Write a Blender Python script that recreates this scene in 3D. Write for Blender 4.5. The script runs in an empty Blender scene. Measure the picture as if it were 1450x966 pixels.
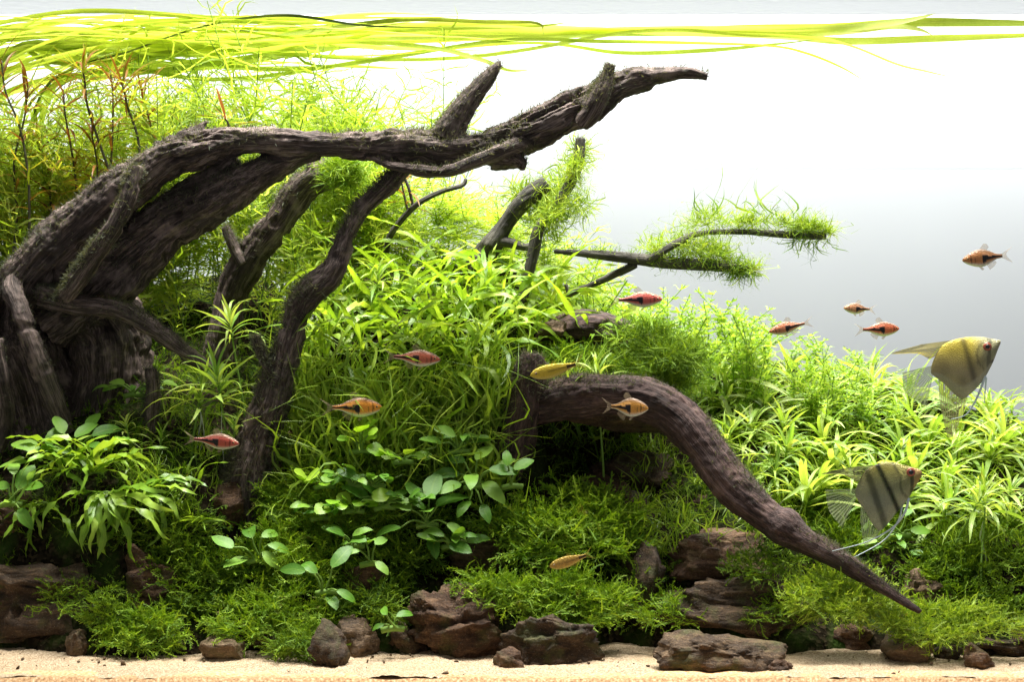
import bpy, math, random
import numpy as np
from mathutils import Vector, Matrix

# ------------------------------------------------------------------ camera, world, lamps, exposure
F = 2247.0          # focal length in photograph pixels (1450 wide)
D = 1.30            # camera to front glass, metres
FLOOR = -0.277      # sand level
SURF = 0.383        # water level
VT = 0.352          # depth at which the uppermost floating leaves lie
scene = bpy.context.scene
COL = scene.collection
R = math.radians

cam_d = bpy.data.cameras.new('camera')
cam = bpy.data.objects.new('camera', cam_d)
COL.objects.link(cam)
cam.location = (0, -D, 0)
cam.rotation_euler = (R(90), 0, 0)
cam_d.sensor_width = 36.0
cam_d.lens = 36.0 * F / 1450.0
cam_d.clip_start = 0.01
cam_d.clip_end = 50
scene.camera = cam

world = bpy.data.worlds.new('World')
scene.world = world
world.use_nodes = True
wb = world.node_tree.nodes['Background']
wb.inputs['Color'].default_value = (0.96, 0.98, 1.0, 1)
wb.inputs['Strength'].default_value = 0.28


def area(name, loc, rot, sx, sy, watts, col=(1, 1, 1), spread=180):
    l = bpy.data.lights.new(name, 'AREA')
    l.shape = 'RECTANGLE'
    l.size, l.size_y = sx, sy
    l.energy = watts
    l.color = col
    l.spread = R(spread)
    o = bpy.data.objects.new(name, l)
    COL.objects.link(o)
    o.location = loc
    o.rotation_euler = rot
    return o


# LED fixture over the tank, and the strip that washes the white backdrop from above
area('tank_lamp', (0.03, 0.235, 0.86), (0, 0, 0), 1.2, 0.20, 18.5, (1.0, 0.985, 0.94), 88)
area('backdrop_lamp', (-0.1, 1.00, 0.84), (R(6), 0, 0), 2.8, 0.08, 50.0, (0.98, 0.99, 1.0))

vs = scene.view_settings
vs.view_transform = 'Standard'
vs.look = 'None'
vs.gamma = 1.0
vs.use_curve_mapping = False
vs.exposure = 0.0
scene.cycles.max_bounces = 6
scene.cycles.diffuse_bounces = 3
scene.cycles.transmission_bounces = 6
scene.cycles.transparent_max_bounces = 12
scene.cycles.caustics_reflective = False
scene.cycles.caustics_refractive = False
scene.cycles.use_denoising = True
scene.cycles.adaptive_threshold = 0.02

rng = random.Random(7)
nrg = np.random.default_rng(7)


# ------------------------------------------------------------------ pixel to place helpers
def P(px, py, Y):
    d = Y + D
    return np.array([(px - 725.0) / F * d, Y, (483.0 - py) / F * d])


def S(px, Y):
    return px / F * (Y + D)


# ------------------------------------------------------------------ numpy noise
def _h(i, j, k):
    n = (i.astype(np.int64) * 374761393 + j.astype(np.int64) * 668265263 + k.astype(np.int64) * 2147483647) & 0xffffffff
    n = ((n ^ (n >> 13)) * 1274126177) & 0xffffffff
    n = (n ^ (n >> 16)) & 0xffffff
    return n / float(0xffffff)


def vn(p):
    p = np.asarray(p, float)
    i = np.floor(p).astype(np.int64)
    f = p - i
    f = f * f * (3 - 2 * f)
    r = 0
    for a in (0, 1):
        wa = f[..., 0] if a else 1 - f[..., 0]
        for b in (0, 1):
            wb_ = f[..., 1] if b else 1 - f[..., 1]
            for c in (0, 1):
                wc = f[..., 2] if c else 1 - f[..., 2]
                r = r + wa * wb_ * wc * _h(i[..., 0] + a, i[..., 1] + b, i[..., 2] + c)
    return r * 2 - 1


def fbm(p, o=4, g=0.5):
    p = np.asarray(p, float)
    r, a = 0, 1.0
    for k in range(o):
        r = r + a * vn(p * (2.03 ** k) + 17.3 * k)
        a *= g
    return r


# ------------------------------------------------------------------ mesh helpers
def np_mesh(name, v, quads=None, tris=None, smooth=True):
    me = bpy.data.meshes.new(name)
    v = np.asarray(v, np.float32)
    q = np.asarray(quads if quads is not None else np.zeros((0, 4)), np.int32).reshape(-1, 4)
    t = np.asarray(tris if tris is not None else np.zeros((0, 3)), np.int32).reshape(-1, 3)
    me.vertices.add(len(v))
    me.vertices.foreach_set('co', v.ravel())
    nl = q.size + t.size
    me.loops.add(nl)
    me.loops.foreach_set('vertex_index', np.concatenate([q.ravel(), t.ravel()]))
    nf = len(q) + len(t)
    me.polygons.add(nf)
    me.polygons.foreach_set('loop_start', np.concatenate([np.arange(len(q)) * 4, q.size + np.arange(len(t)) * 3]).astype(np.int32))
    me.polygons.foreach_set('use_smooth', np.full(nf, bool(smooth)))
    me.update(calc_edges=True)
    return me


def obj(name, me, mat=None, parent=None, loc=None, rot=None, kind=None):
    o = bpy.data.objects.new(name, me)
    COL.objects.link(o)
    if mat is not None and me is not None and len(me.materials) == 0:
        me.materials.append(mat)
    if parent is not None:
        o.parent = parent
    if loc is not None:
        o.location = loc
    if rot is not None:
        o.rotation_euler = rot
    if kind:
        o['kind'] = kind
    return o


def tag(o, label, cat, group=None, kind=None):
    o['label'] = label
    o['category'] = cat
    if group:
        o['group'] = group
    if kind:
        o['kind'] = kind
    return o


def thing(name, label, cat, loc=(0, 0, 0), rotz=0.0, group=None):
    o = bpy.data.objects.new(name, None)
    o.empty_display_size = 0.01
    COL.objects.link(o)
    o.location = loc
    o.rotation_euler = (0, 0, rotz)
    return tag(o, label, cat, group)


def set_attr(me, name, data, kind='FLOAT_VECTOR'):
    a = me.attributes.new(name, kind, 'POINT')
    key = {'FLOAT_VECTOR': 'vector', 'FLOAT': 'value', 'FLOAT_COLOR': 'color'}[kind]
    a.data.foreach_set(key, np.asarray(data, np.float32).ravel())


# ------------------------------------------------------------------ materials
class NT:
    def __init__(s, name):
        s.m = bpy.data.materials.new(name)
        s.m.use_nodes = True
        s.t = s.m.node_tree
        s.out = s.t.nodes['Material Output']
        s.b = s.t.nodes['Principled BSDF']

    def n(s, typ, **kw):
        x = s.t.nodes.new(typ)
        for k, v in kw.items():
            if k in x.inputs:
                x.inputs[k].default_value = v
            else:
                setattr(x, k, v)
        return x

    def l(s, a, b):
        s.t.links.new(a, b)

    def noise(s, vec, scale, detail=4, rough=0.55):
        x = s.n('ShaderNodeTexNoise')
        x.inputs['Scale'].default_value = scale
        x.inputs['Detail'].default_value = detail
        x.inputs['Roughness'].default_value = rough
        if vec is not None:
            s.l(vec, x.inputs['Vector'])
        return x.outputs['Fac']

    def ramp(s, fac, stops):
        x = s.n('ShaderNodeValToRGB')
        e = x.color_ramp.elements
        while len(e) < len(stops):
            e.new(0.5)
        for k, (p, c) in enumerate(stops):
            e[k].position = p
            e[k].color = (*c, 1) if len(c) == 3 else c
        s.l(fac, x.inputs['Fac'])
        return x.outputs['Color']

    def mix(s, fac, a, b, mode='MIX'):
        x = s.n('ShaderNodeMix', data_type='RGBA', blend_type=mode)
        for sock, v in ((x.inputs[0], fac), (x.inputs[6], a), (x.inputs[7], b)):
            if hasattr(v, 'links'):
                s.l(v, sock)
            elif isinstance(v, (int, float)):
                sock.default_value = v if sock.type == 'VALUE' else (v, v, v, 1)
            else:
                sock.default_value = (*v, 1)
        return x.outputs[2]

    def math(s, op, a, b=0.0):
        x = s.n('ShaderNodeMath', operation=op)
        for sock, v in ((x.inputs[0], a), (x.inputs[1], b)):
            if hasattr(v, 'links'):
                s.l(v, sock)
            else:
                sock.default_value = v
        return x.outputs[0]

    def bump(s, h, strength, dist):
        x = s.n('ShaderNodeBump')
        x.inputs['Strength'].default_value = strength
        x.inputs['Distance'].default_value = dist
        s.l(h, x.inputs['Height'])
        s.l(x.outputs['Normal'], s.b.inputs['Normal'])
        return x.outputs['Normal']

    def obco(s):
        return s.n('ShaderNodeTexCoord').outputs['Object']

    def pos(s):
        return s.n('ShaderNodeNewGeometry').outputs['Position']


def leaf_mat(name, dark, mid, light, trans=0.5, rough=0.38, vein=0.0, island=False, spec=0.35, tcol=1.0, brown=None):
    k = NT(name)
    geo = k.n('ShaderNodeNewGeometry')
    oi = k.n('ShaderNodeObjectInfo')
    r = geo.outputs['Random Per Island'] if island else oi.outputs['Random']
    n1 = k.noise(geo.outputs['Position'], 28.0, 2)
    n2 = k.noise(geo.outputs['Position'], 420.0, 3)
    f = k.math('ADD', k.math('MULTIPLY', r, 0.62), k.math('MULTIPLY', n1, 0.55))
    f = k.math('ADD', f, k.math('MULTIPLY', k.math('SUBTRACT', n2, 0.5), 0.25))
    c = k.ramp(f, [(0.22, dark), (0.55, mid), (0.92, light)])
    if brown is not None:
        c = k.mix(k.ramp(k.noise(geo.outputs['Position'], 75.0, 4), [(0.62, (0, 0, 0)), (0.72, (.8, .8, .8))]), c, brown)
    if vein > 0:
        at = k.n('ShaderNodeAttribute', attribute_name='leafuv')
        sx = k.n('ShaderNodeSeparateXYZ')
        k.l(at.outputs['Vector'], sx.inputs[0])
        av = k.math('ABSOLUTE', sx.outputs['Y'])
        mid_l = k.math('LESS_THAN', av, 0.10)
        w = k.math('SINE', k.math('ADD', k.math('MULTIPLY', sx.outputs['X'], 60.0), k.math('MULTIPLY', av, -9.0)))
        side = k.math('GREATER_THAN', w, 0.93)
        vv = k.math('MAXIMUM', mid_l, k.math('MULTIPLY', side, 0.5))
        c = k.mix(k.math('MULTIPLY', vv, vein), c, light)
    b = k.b
    k.l(c, b.inputs['Base Color'])
    b.inputs['Roughness'].default_value = rough
    b.inputs['Specular IOR Level'].default_value = spec
    k.bump(n2, 0.25, 0.0006)
    tr = k.n('ShaderNodeBsdfTranslucent')
    tc = k.mix(1.0, c, (1.35 * tcol, 1.25 * tcol, 0.55 * tcol), 'MULTIPLY')
    k.l(tc, tr.inputs['Color'])
    ms = k.n('ShaderNodeMixShader')
    ms.inputs[0].default_value = trans
    k.l(b.outputs[0], ms.inputs[1])
    k.l(tr.outputs[0], ms.inputs[2])
    k.l(ms.outputs[0], k.out.inputs['Surface'])
    return k.m


M = {}
M['rosette'] = leaf_mat('rosette_leaf', (0.15, 0.30, 0.035), (0.31, 0.46, 0.075), (0.52, 0.63, 0.18), 0.44, vein=0.35, tcol=.9, brown=(0.30, 0.22, 0.05))
M['rosette_deep'] = leaf_mat('rosette_leaf_deep', (0.10, 0.22, 0.03), (0.20, 0.36, 0.05), (0.38, 0.52, 0.11), 0.4, vein=0.35)
M['needle'] = leaf_mat('needle_leaf', (0.20, 0.34, 0.03), (0.36, 0.50, 0.06), (0.56, 0.66, 0.16), 0.55, island=True)
M['needle_olive'] = leaf_mat('olive_needle_leaf', (0.17, 0.24, 0.02), (0.33, 0.40, 0.035), (0.52, 0.50, 0.08), 0.5, island=True)
M['small'] = leaf_mat('small_leaf', (0.17, 0.33, 0.03), (0.31, 0.49, 0.06), (0.50, 0.64, 0.14), 0.5, island=True)
M['fern'] = leaf_mat('fern_leaf', (0.11, 0.23, 0.018), (0.24, 0.39, 0.03), (0.42, 0.56, 0.08), 0.44, vein=0.3, brown=(0.22, 0.20, 0.04))
M['fern_front'] = leaf_mat('front_fern_leaf', (0.12, 0.26, 0.02), (0.23, 0.40, 0.03), (0.38, 0.54, 0.07), 0.35, vein=0.25, spec=0.4)
M['bronze'] = leaf_mat('bronze_leaf', (0.10, 0.10, 0.02), (0.20, 0.24, 0.03), (0.30, 0.26, 0.05), 0.35, vein=0.2)
M['anubias'] = leaf_mat('round_leaf', (0.07, 0.19, 0.02), (0.14, 0.32, 0.032), (0.25, 0.43, 0.06), 0.3, brown=(0.10, 0.13, 0.03), rough=0.42, vein=0.3, spec=0.25)
M['clover'] = leaf_mat('clover_leaf', (0.16, 0.36, 0.02), (0.30, 0.54, 0.03), (0.44, 0.66, 0.06), 0.4, vein=0.2)
M['val'] = leaf_mat('ribbon_leaf', (0.30, 0.42, 0.06), (0.48, 0.60, 0.13), (0.68, 0.76, 0.32), 0.62, vein=0.15, tcol=1.0)
M['val_dark'] = leaf_mat('ribbon_leaf_old', (0.05, 0.08, 0.03), (0.14, 0.19, 0.05), (0.34, 0.42, 0.08), 0.35)
M['red'] = leaf_mat('red_stem_leaf', (0.14, 0.10, 0.015), (0.22, 0.115, 0.02), (0.25, 0.09, 0.03), 0.38, vein=0.2, tcol=.8)
M['olive'] = leaf_mat('olive_stem_leaf', (0.18, 0.24, 0.02), (0.30, 0.34, 0.03), (0.42, 0.36, 0.05), 0.45)
M['grass'] = leaf_mat('grass_blade', (0.11, 0.22, 0.018), (0.23, 0.37, 0.032), (0.40, 0.53, 0.08), 0.4, island=True)
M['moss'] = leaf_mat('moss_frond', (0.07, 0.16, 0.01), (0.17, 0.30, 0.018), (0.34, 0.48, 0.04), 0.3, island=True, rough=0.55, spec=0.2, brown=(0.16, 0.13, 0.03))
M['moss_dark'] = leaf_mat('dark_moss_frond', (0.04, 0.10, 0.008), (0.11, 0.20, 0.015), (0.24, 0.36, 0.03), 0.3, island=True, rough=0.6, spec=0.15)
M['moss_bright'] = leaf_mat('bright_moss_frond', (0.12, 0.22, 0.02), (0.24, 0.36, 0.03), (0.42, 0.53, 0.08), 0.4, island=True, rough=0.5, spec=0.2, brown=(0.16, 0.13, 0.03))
M['fuzz'] = leaf_mat('algae_hair', (0.05, 0.055, 0.04), (0.10, 0.11, 0.075), (0.20, 0.21, 0.13), 0.3, island=True, rough=0.8, spec=0.1)


def simple(name, col, rough=0.6, spec=0.3, var=0.3, scale=60):
    k = NT(name)
    n = k.noise(k.obco(), scale, 3)
    c = k.ramp(n, [(0.3, tuple(x * (1 - var) for x in col)), (0.7, tuple(min(1, x * (1 + var)) for x in col))])
    k.l(c, k.b.inputs['Base Color'])
    k.b.inputs['Roughness'].default_value = rough
    k.b.inputs['Specular IOR Level'].default_value = spec
    return k.m


M['stem_green'] = simple('green_stem', (0.16, 0.28, 0.04))
M['stem_dark'] = simple('dark_stem', (0.05, 0.05, 0.022))
M['root_white'] = simple('pale_root', (0.55, 0.58, 0.50))
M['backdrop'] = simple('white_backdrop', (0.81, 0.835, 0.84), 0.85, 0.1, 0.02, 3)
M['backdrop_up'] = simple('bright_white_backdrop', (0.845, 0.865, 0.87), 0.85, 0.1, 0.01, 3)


def wood_mat(name, deep, mid, top, seed=0.0):
    k = NT(name)
    at = k.n('ShaderNodeAttribute', attribute_name='grain')
    mp = k.n('ShaderNodeMapping')
    mp.inputs['Location'].default_value = (seed, seed * 2, 0)
    k.l(at.outputs['Vector'], mp.inputs['Vector'])
    g = mp.outputs['Vector']
    n1 = k.noise(g, 190.0, 7, 0.7)
    n2 = k.noise(g, 800.0, 5, 0.65)
    n3 = k.noise(k.pos(), 24.0, 4)
    f = k.math('ADD', k.math('MULTIPLY', n1, 0.6), k.math('MULTIPLY', n2, 0.4))
    c = k.ramp(f, [(0.38, deep), (0.50, mid), (0.64, top)])
    c = k.mix(k.ramp(n3, [(0.48, (0, 0, 0)), (0.72, (0.4, 0.4, 0.4))]), c, (0.06, 0.056, 0.045))
    n5 = k.noise(k.pos(), 33.0, 5, .6)
    c = k.mix(k.ramp(n5, [(0.56, (0, 0, 0)), (0.70, (0.55, 0.55, 0.55))]), c, tuple(min(1, x * 1.25) for x in top))
    n4 = k.noise(k.pos(), 900.0, 2)
    c = k.mix(k.ramp(n4, [(0.66, (0, 0, 0)), (0.76, (0.5, 0.5, 0.5))]), c, (0.22, 0.20, 0.18))
    k.l(c, k.b.inputs['Base Color'])
    k.b.inputs['Roughness'].default_value = 0.75
    k.b.inputs['Specular IOR Level'].default_value = 0.25
    k.bump(f, 1.0, 0.0034)
    return k.m


M['wood'] = wood_mat('driftwood', (0.014, 0.010, 0.008), (0.070, 0.050, 0.042), (0.30, 0.225, 0.195))
M['wood_front'] = wood_mat('red_brown_driftwood', (0.016, 0.009, 0.008), (0.060, 0.036, 0.031), (0.19, 0.12, 0.10), 3.0)
M['wood_back'] = wood_mat('grey_driftwood', (0.022, 0.022, 0.018), (0.06, 0.055, 0.045), (0.13, 0.12, 0.095), 5.0)


def rock_mat(name, cols, seed=0.0, speck=0.3, green=0.25):
    k = NT(name)
    o = k.obco()
    oi = k.n('ShaderNodeObjectInfo')
    mp = k.n('ShaderNodeMapping')
    mp.inputs['Location'].default_value = (seed, seed, seed)
    mp.inputs['Scale'].default_value = (1, 1, 5.0)
    k.l(k.pos(), mp.inputs['Vector'])
    v = mp.outputs['Vector']
    n1 = k.noise(v, 38.0, 8, 0.68)
    n2 = k.noise(k.pos(), 420.0, 6, 0.7)
    f = k.math('ADD', k.math('MULTIPLY', n1, 0.62), k.math('MULTIPLY', n2, 0.38))
    f = k.math('ADD', f, k.math('MULTIPLY', k.math('SUBTRACT', oi.outputs['Random'], 0.5), 0.10))
    c = k.ramp(f, [(0.34, cols[0]), (0.50, cols[1]), (0.66, cols[2])])
    g = k.noise(k.pos(), 45.0, 4)
    c = k.mix(k.ramp(g, [(0.52, (0, 0, 0)), (0.68, (green * 2, green * 2, green * 2))]), c, (0.075, 0.095, 0.02))
    s = k.noise(k.pos(), 1100.0, 1)
    c = k.mix(k.ramp(s, [(0.68, (0, 0, 0)), (0.74, (speck, speck, speck))]), c, (0.55, 0.50, 0.42))
    k.l(c, k.b.inputs['Base Color'])
    k.b.inputs['Roughness'].default_value = 0.7
    k.b.inputs['Specular IOR Level'].default_value = 0.3
    k.bump(f, 1.0, 0.0055)
    return k.m


M['rock_dark'] = rock_mat('dark_rock', ((0.015, 0.009, 0.005), (0.062, 0.037, 0.019), (0.19, 0.12, 0.062)), 0.0)
M['rock_red'] = rock_mat('red_brown_rock', ((0.016, 0.008, 0.004), (0.072, 0.036, 0.017), (0.22, 0.125, 0.065)), 4.0, 0.25, 0.2)
M['rock_tan'] = rock_mat('tan_rock', ((0.04, 0.024, 0.012), (0.15, 0.095, 0.05), (0.32, 0.22, 0.13)), 8.0, 0.2, 0.2)

k = NT('fine_sand')
p_ = k.pos()
vor = k.n('ShaderNodeTexVoronoi')
vor.inputs['Scale'].default_value = 900.0
k.l(p_, vor.inputs['Vector'])
c = k.ramp(vor.outputs['Color'], [(0.1, (0.24, 0.155, 0.08)), (0.5, (0.40, 0.295, 0.18)), (0.95, (0.60, 0.48, 0.33))])
nn = k.noise(p_, 18.0, 4)
c = k.mix(k.ramp(nn, [(0.45, (0, 0, 0)), (0.75, (0.45, 0.45, 0.45))]), c, (0.42, 0.29, 0.15))
ns = k.noise(p_, 330.0, 1)
c = k.mix(k.ramp(ns, [(0.74, (0, 0, 0)), (0.77, (0.8, 0.8, 0.8))]), c, (0.12, 0.07, 0.03))
k.l(c, k.b.inputs['Base Color'])
k.b.inputs['Roughness'].default_value = 0.85
k.bump(vor.outputs['Distance'], 0.7, 0.0016)
M['sand'] = k.m

k = NT('dark_soil')
p_ = k.pos()
vor = k.n('ShaderNodeTexVoronoi')
vor.inputs['Scale'].default_value = 330.0
k.l(p_, vor.inputs['Vector'])
c = k.ramp(vor.outputs['Color'], [(0.1, (0.006, 0.005, 0.003)), (0.6, (0.018, 0.014, 0.009)), (0.95, (0.05, 0.038, 0.022))])
nn = k.noise(p_, 30.0, 4)
c = k.mix(k.ramp(nn, [(0.45, (0, 0, 0)), (0.7, (0.7, 0.7, 0.7))]), c, (0.035, 0.07, 0.012))
k.l(c, k.b.inputs['Base Color'])
k.b.inputs['Roughness'].default_value = 1.0
k.b.inputs['Specular IOR Level'].default_value = 0.0
k.bump(vor.outputs['Distance'], 0.5, 0.002)
M['soil'] = k.m

k = NT('rust_brown_soil')
c = k.ramp(k.noise(k.pos(), 420.0, 4), [(0.3, (0.24, 0.12, 0.05)), (0.5, (0.55, 0.32, 0.15)), (0.7, (0.80, 0.60, 0.36))])
k.l(c, k.b.inputs['Base Color'])
k.b.inputs['Roughness'].default_value = 0.9
M['band'] = k.m

# water surface: clear from above, mirror when seen flat from below (ordinary Fresnel of water)
k = NT('water_surface')
tc = k.n('ShaderNodeNewGeometry').outputs['Position']
mp = k.n('ShaderNodeMapping')
mp.inputs['Scale'].default_value = (1.0, 2.0, 1.0)
k.l(tc, mp.inputs['Vector'])
h = k.noise(mp.outputs['Vector'], 85.0, 2)
bp = k.n('ShaderNodeBump')
bp.inputs['Strength'].default_value = 0.3
bp.inputs['Distance'].default_value = 0.0016
k.l(h, bp.inputs['Height'])
fr = k.n('ShaderNodeFresnel')
fr.inputs['IOR'].default_value = 1.33
tr = k.n('ShaderNodeBsdfTransparent')
gl = k.n('ShaderNodeBsdfGlossy')
gl.inputs['Roughness'].default_value = 0.02
k.l(bp.outputs['Normal'], gl.inputs['Normal'])
ms = k.n('ShaderNodeMixShader')
k.l(fr.outputs[0], ms.inputs[0])
k.l(tr.outputs[0], ms.inputs[1])
k.l(gl.outputs[0], ms.inputs[2])
k.l(ms.outputs[0], k.out.inputs['Surface'])
k.t.nodes.remove(k.b)
M['water'] = k.m

k = NT('fish_skin')
at = k.n('ShaderNodeAttribute', attribute_name='skin')
vo = k.n('ShaderNodeTexVoronoi')
vo.inputs['Scale'].default_value = 900.0
k.l(k.obco(), vo.inputs['Vector'])
c = k.mix(0.18, at.outputs['Color'], vo.outputs['Distance'], 'OVERLAY')
c = k.mix(1.0, c, (1.25, 1.25, 1.25), 'MULTIPLY')
k.l(c, k.b.inputs['Base Color'])
k.b.inputs['Roughness'].default_value = 0.36
k.b.inputs['Metallic'].default_value = 0.22
k.b.inputs['Specular IOR Level'].default_value = 0.3
k.bump(vo.outputs['Distance'], 0.5, 0.0008)
M['skin'] = k.m
# the same skin, slightly see-through, for the thin-bodied angelfish
M['skin_clear'] = k.m.copy()
M['skin_clear'].name = 'clear_fish_skin'
nt_ = M['skin_clear'].node_tree
tp_ = nt_.nodes.new('ShaderNodeBsdfTransparent')
mx_ = nt_.nodes.new('ShaderNodeMixShader')
mx_.inputs[0].default_value = 0.88
nt_.links.new(tp_.outputs[0], mx_.inputs[1])
nt_.links.new(nt_.nodes['Principled BSDF'].outputs[0], mx_.inputs[2])
nt_.links.new(mx_.outputs[0], nt_.nodes['Material Output'].inputs['Surface'])


def fin_mat(name, col, alpha, ray=40.0):
    k = NT(name)
    at = k.n('ShaderNodeAttribute', attribute_name='ray')
    w = k.math('SINE', k.math('MULTIPLY', at.outputs['Fac'], ray * 6.283))
    w = k.math('MULTIPLY', k.math('ADD', w, 1.0), 0.5)
    c = k.mix(w, tuple(x * 0.45 for x in col), col)
    k.l(c, k.b.inputs['Base Color'])
    k.b.inputs['Roughness'].default_value = 0.4
    tl = k.n('ShaderNodeBsdfTranslucent')
    k.l(c, tl.inputs['Color'])
    m1 = k.n('ShaderNodeMixShader')
    m1.inputs[0].default_value = 0.45
    k.l(k.b.outputs[0], m1.inputs[1])
    k.l(tl.outputs[0], m1.inputs[2])
    tp = k.n('ShaderNodeBsdfTransparent')
    m2 = k.n('ShaderNodeMixShader')
    k.l(k.math('ADD', k.math('MULTIPLY', w, 0.40), alpha - 0.25), m2.inputs[0])
    k.l(tp.outputs[0], m2.inputs[1])
    k.l(m1.outputs[0], m2.inputs[2])
    k.l(m2.outputs[0], k.out.inputs['Surface'])
    return k.m


M['fin_pale'] = fin_mat('pale_fin', (0.62, 0.46, 0.30), 0.52, 9)
M['fin_yellow'] = fin_mat('yellow_fin', (0.55, 0.42, 0.06), 0.5, 9)
M['fin_olive'] = fin_mat('olive_fin', (0.30, 0.34, 0.18), 0.72, 12)
M['fin_gold'] = fin_mat('gold_fin', (0.34, 0.27, 0.04), 0.85, 12)
M['fin_brown'] = fin_mat('brown_fin', (0.30, 0.26, 0.12), 0.72, 12)
M['fin_dark'] = fin_mat('dark_fin', (0.16, 0.15, 0.07), 0.85, 12)
M['filament'] = simple('pale_filament', (0.62, 0.72, 0.74), 0.35, 0.5, 0.1)
M['eye_black'] = simple('eye_pupil', (0.008, 0.008, 0.008), 0.12, 0.6)
M['eye_red'] = simple('red_iris', (0.30, 0.07, 0.04), 0.25, 0.6)
M['eye_gold'] = simple('gold_iris', (0.42, 0.26, 0.10), 0.25, 0.6)


# ------------------------------------------------------------------ the setting
def sm(a, b, t):
    t = np.clip((np.asarray(t, float) - a) / (b - a), 0, 1)
    return t * t * (3 - 2 * t)


def ground(x, y):
    x = np.asarray(x, float)
    y = np.asarray(y, float)
    yf = 0.105 + 0.014 * np.sin(x * 9.0 + 1.0) + 0.010 * np.sin(x * 23.0)
    slope = 0.60 - 0.26 * sm(0.12, 0.62, x)
    r = np.clip(y - yf, 0, .08) * 1.1 + np.clip(y - yf - .08, 0, None) * slope
    r = r - 0.25 * np.clip(y - 0.42, 0, None)
    # heaped-up middle under the ferns, and the shelf that carries the plants at far left
    mid = sm(-.24, -.17, x) * (1 - sm(.0, .05, x)) * sm(.16, .25, y) * (1 - .6 * sm(.36, .50, y))
    left = (1 - sm(-.30, -.24, x)) * sm(.125, .165, y)
    n = vn(np.stack([x * 14, y * 14, x * 0], -1)) * 0.012 * sm(0.0, 0.06, y - yf)
    return FLOOR + 0.012 * y + r + .15 * mid + .055 * left + n


def hit(px, py):
    ys = np.linspace(0.0, 0.60, 400)
    d = ys + D
    x = (px - 725) / F * d
    z = (483 - py) / F * d
    g = ground(x, ys)
    w = np.nonzero(z <= g)[0]
    i = w[0] if len(w) else 399
    return np.array([x[i], ys[i], g[i]])


def hits(px, py):
    ys = np.linspace(0.02, 0.56, 110)[None]
    d = ys + D
    x = (px[:, None] - 725) / F * d
    z = (483 - py[:, None]) / F * d
    below = z <= ground(x, ys + 0 * x)
    i = np.where(below.any(1), below.argmax(1), 109)
    return ys[0][i]


def gpt(px, Y):
    x = (px - 725) / F * (Y + D)
    return np.array([x, Y, float(ground(x, Y))])


def grid(nx, ny, x0, x1, y0, y1):
    X, Y = np.meshgrid(np.linspace(x0, x1, nx), np.linspace(y0, y1, ny))
    i = np.arange(nx * ny).reshape(ny, nx)
    q = np.stack([i[:-1, :-1], i[:-1, 1:], i[1:, 1:], i[1:, :-1]], -1).reshape(-1, 4)
    return X.ravel(), Y.ravel(), q


x, y, q = grid(520, 110, -0.80, 0.80, 0.0, 0.32)
z = FLOOR + 0.012 * y + 0.0022 * fbm(np.stack([x * 30, y * 30, x * 0], -1), 3) + 0.0008 * vn(np.stack([x * 300, y * 300, x * 0], -1))
obj('sand', np_mesh('sand', np.stack([x, y, z], -1), q), M['sand'], kind='structure')

x, y, q = grid(300, 140, -0.80, 0.80, 0.07, 0.58)
z = ground(x, y) + 0.004 * fbm(np.stack([x * 60, y * 60, x * 0], -1), 3)
z = np.where(z < FLOOR + 0.012 * y + 0.006, z - 0.012, z)
obj('soil_bed', np_mesh('soil_bed', np.stack([x, y, z], -1), q), M['soil'], kind='structure')

# soil layer seen edge-on at the front, below the sand
x = np.linspace(-0.80, 0.80, 600)
top = FLOOR + 0.0006 + 0.0010 * fbm(np.stack([x * 60, x * 0, x * 0], -1), 3)
v = np.concatenate([np.stack([x, x * 0 - 0.002, top], -1), np.stack([x, x * 0 - 0.002, top * 0 + FLOOR - 0.05], -1), np.stack([x, x * 0 + 0.03, top - 0.001], -1)])
n = 600
i = np.arange(n - 1)
q = np.concatenate([np.stack([i, i + n, i + n + 1, i + 1], -1), np.stack([i, i + 1, i + 1 + 2 * n, i + 2 * n], -1)])
obj('soil_layer', np_mesh('soil_layer', v, q), M['band'], kind='structure')


def box(x0, x1, y0, y1, z0, z1):
    v = [(a, b, c) for a in (x0, x1) for b in (y0, y1) for c in (z0, z1)]
    q = [(0, 1, 3, 2), (4, 6, 7, 5), (0, 4, 5, 1), (2, 3, 7, 6), (0, 2, 6, 4), (1, 5, 7, 3)]
    return np.array(v), np.array(q)


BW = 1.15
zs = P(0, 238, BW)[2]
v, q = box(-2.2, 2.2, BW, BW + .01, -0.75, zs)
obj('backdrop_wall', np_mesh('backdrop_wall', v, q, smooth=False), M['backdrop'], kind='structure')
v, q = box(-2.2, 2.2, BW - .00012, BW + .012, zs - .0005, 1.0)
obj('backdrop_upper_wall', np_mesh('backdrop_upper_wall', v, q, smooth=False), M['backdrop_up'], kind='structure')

x, y, q = grid(40, 20, -1.2, 1.2, -0.01, 0.56)
obj('water_surface', np_mesh('water_surface', np.stack([x, y, x * 0 + SURF], -1), q), M['water'], kind='structure')


# ------------------------------------------------------------------ swept tubes and driftwood
def crom(pts, n):
    pts = np.asarray(pts, float)
    pts = np.concatenate([[2 * pts[0] - pts[1]], pts, [2 * pts[-1] - pts[-2]]])
    m = len(pts) - 3
    t = np.linspace(0, m, n)
    i = np.clip(np.floor(t).astype(int), 0, m - 1)
    f = (t - i)[:, None]
    a, b, c, d = pts[i], pts[i + 1], pts[i + 2], pts[i + 3]
    return 0.5 * (2 * b + (c - a) * f + (2 * a - 5 * b + 4 * c - d) * f ** 2 + (3 * b - a - 3 * c + d) * f ** 3)


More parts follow.
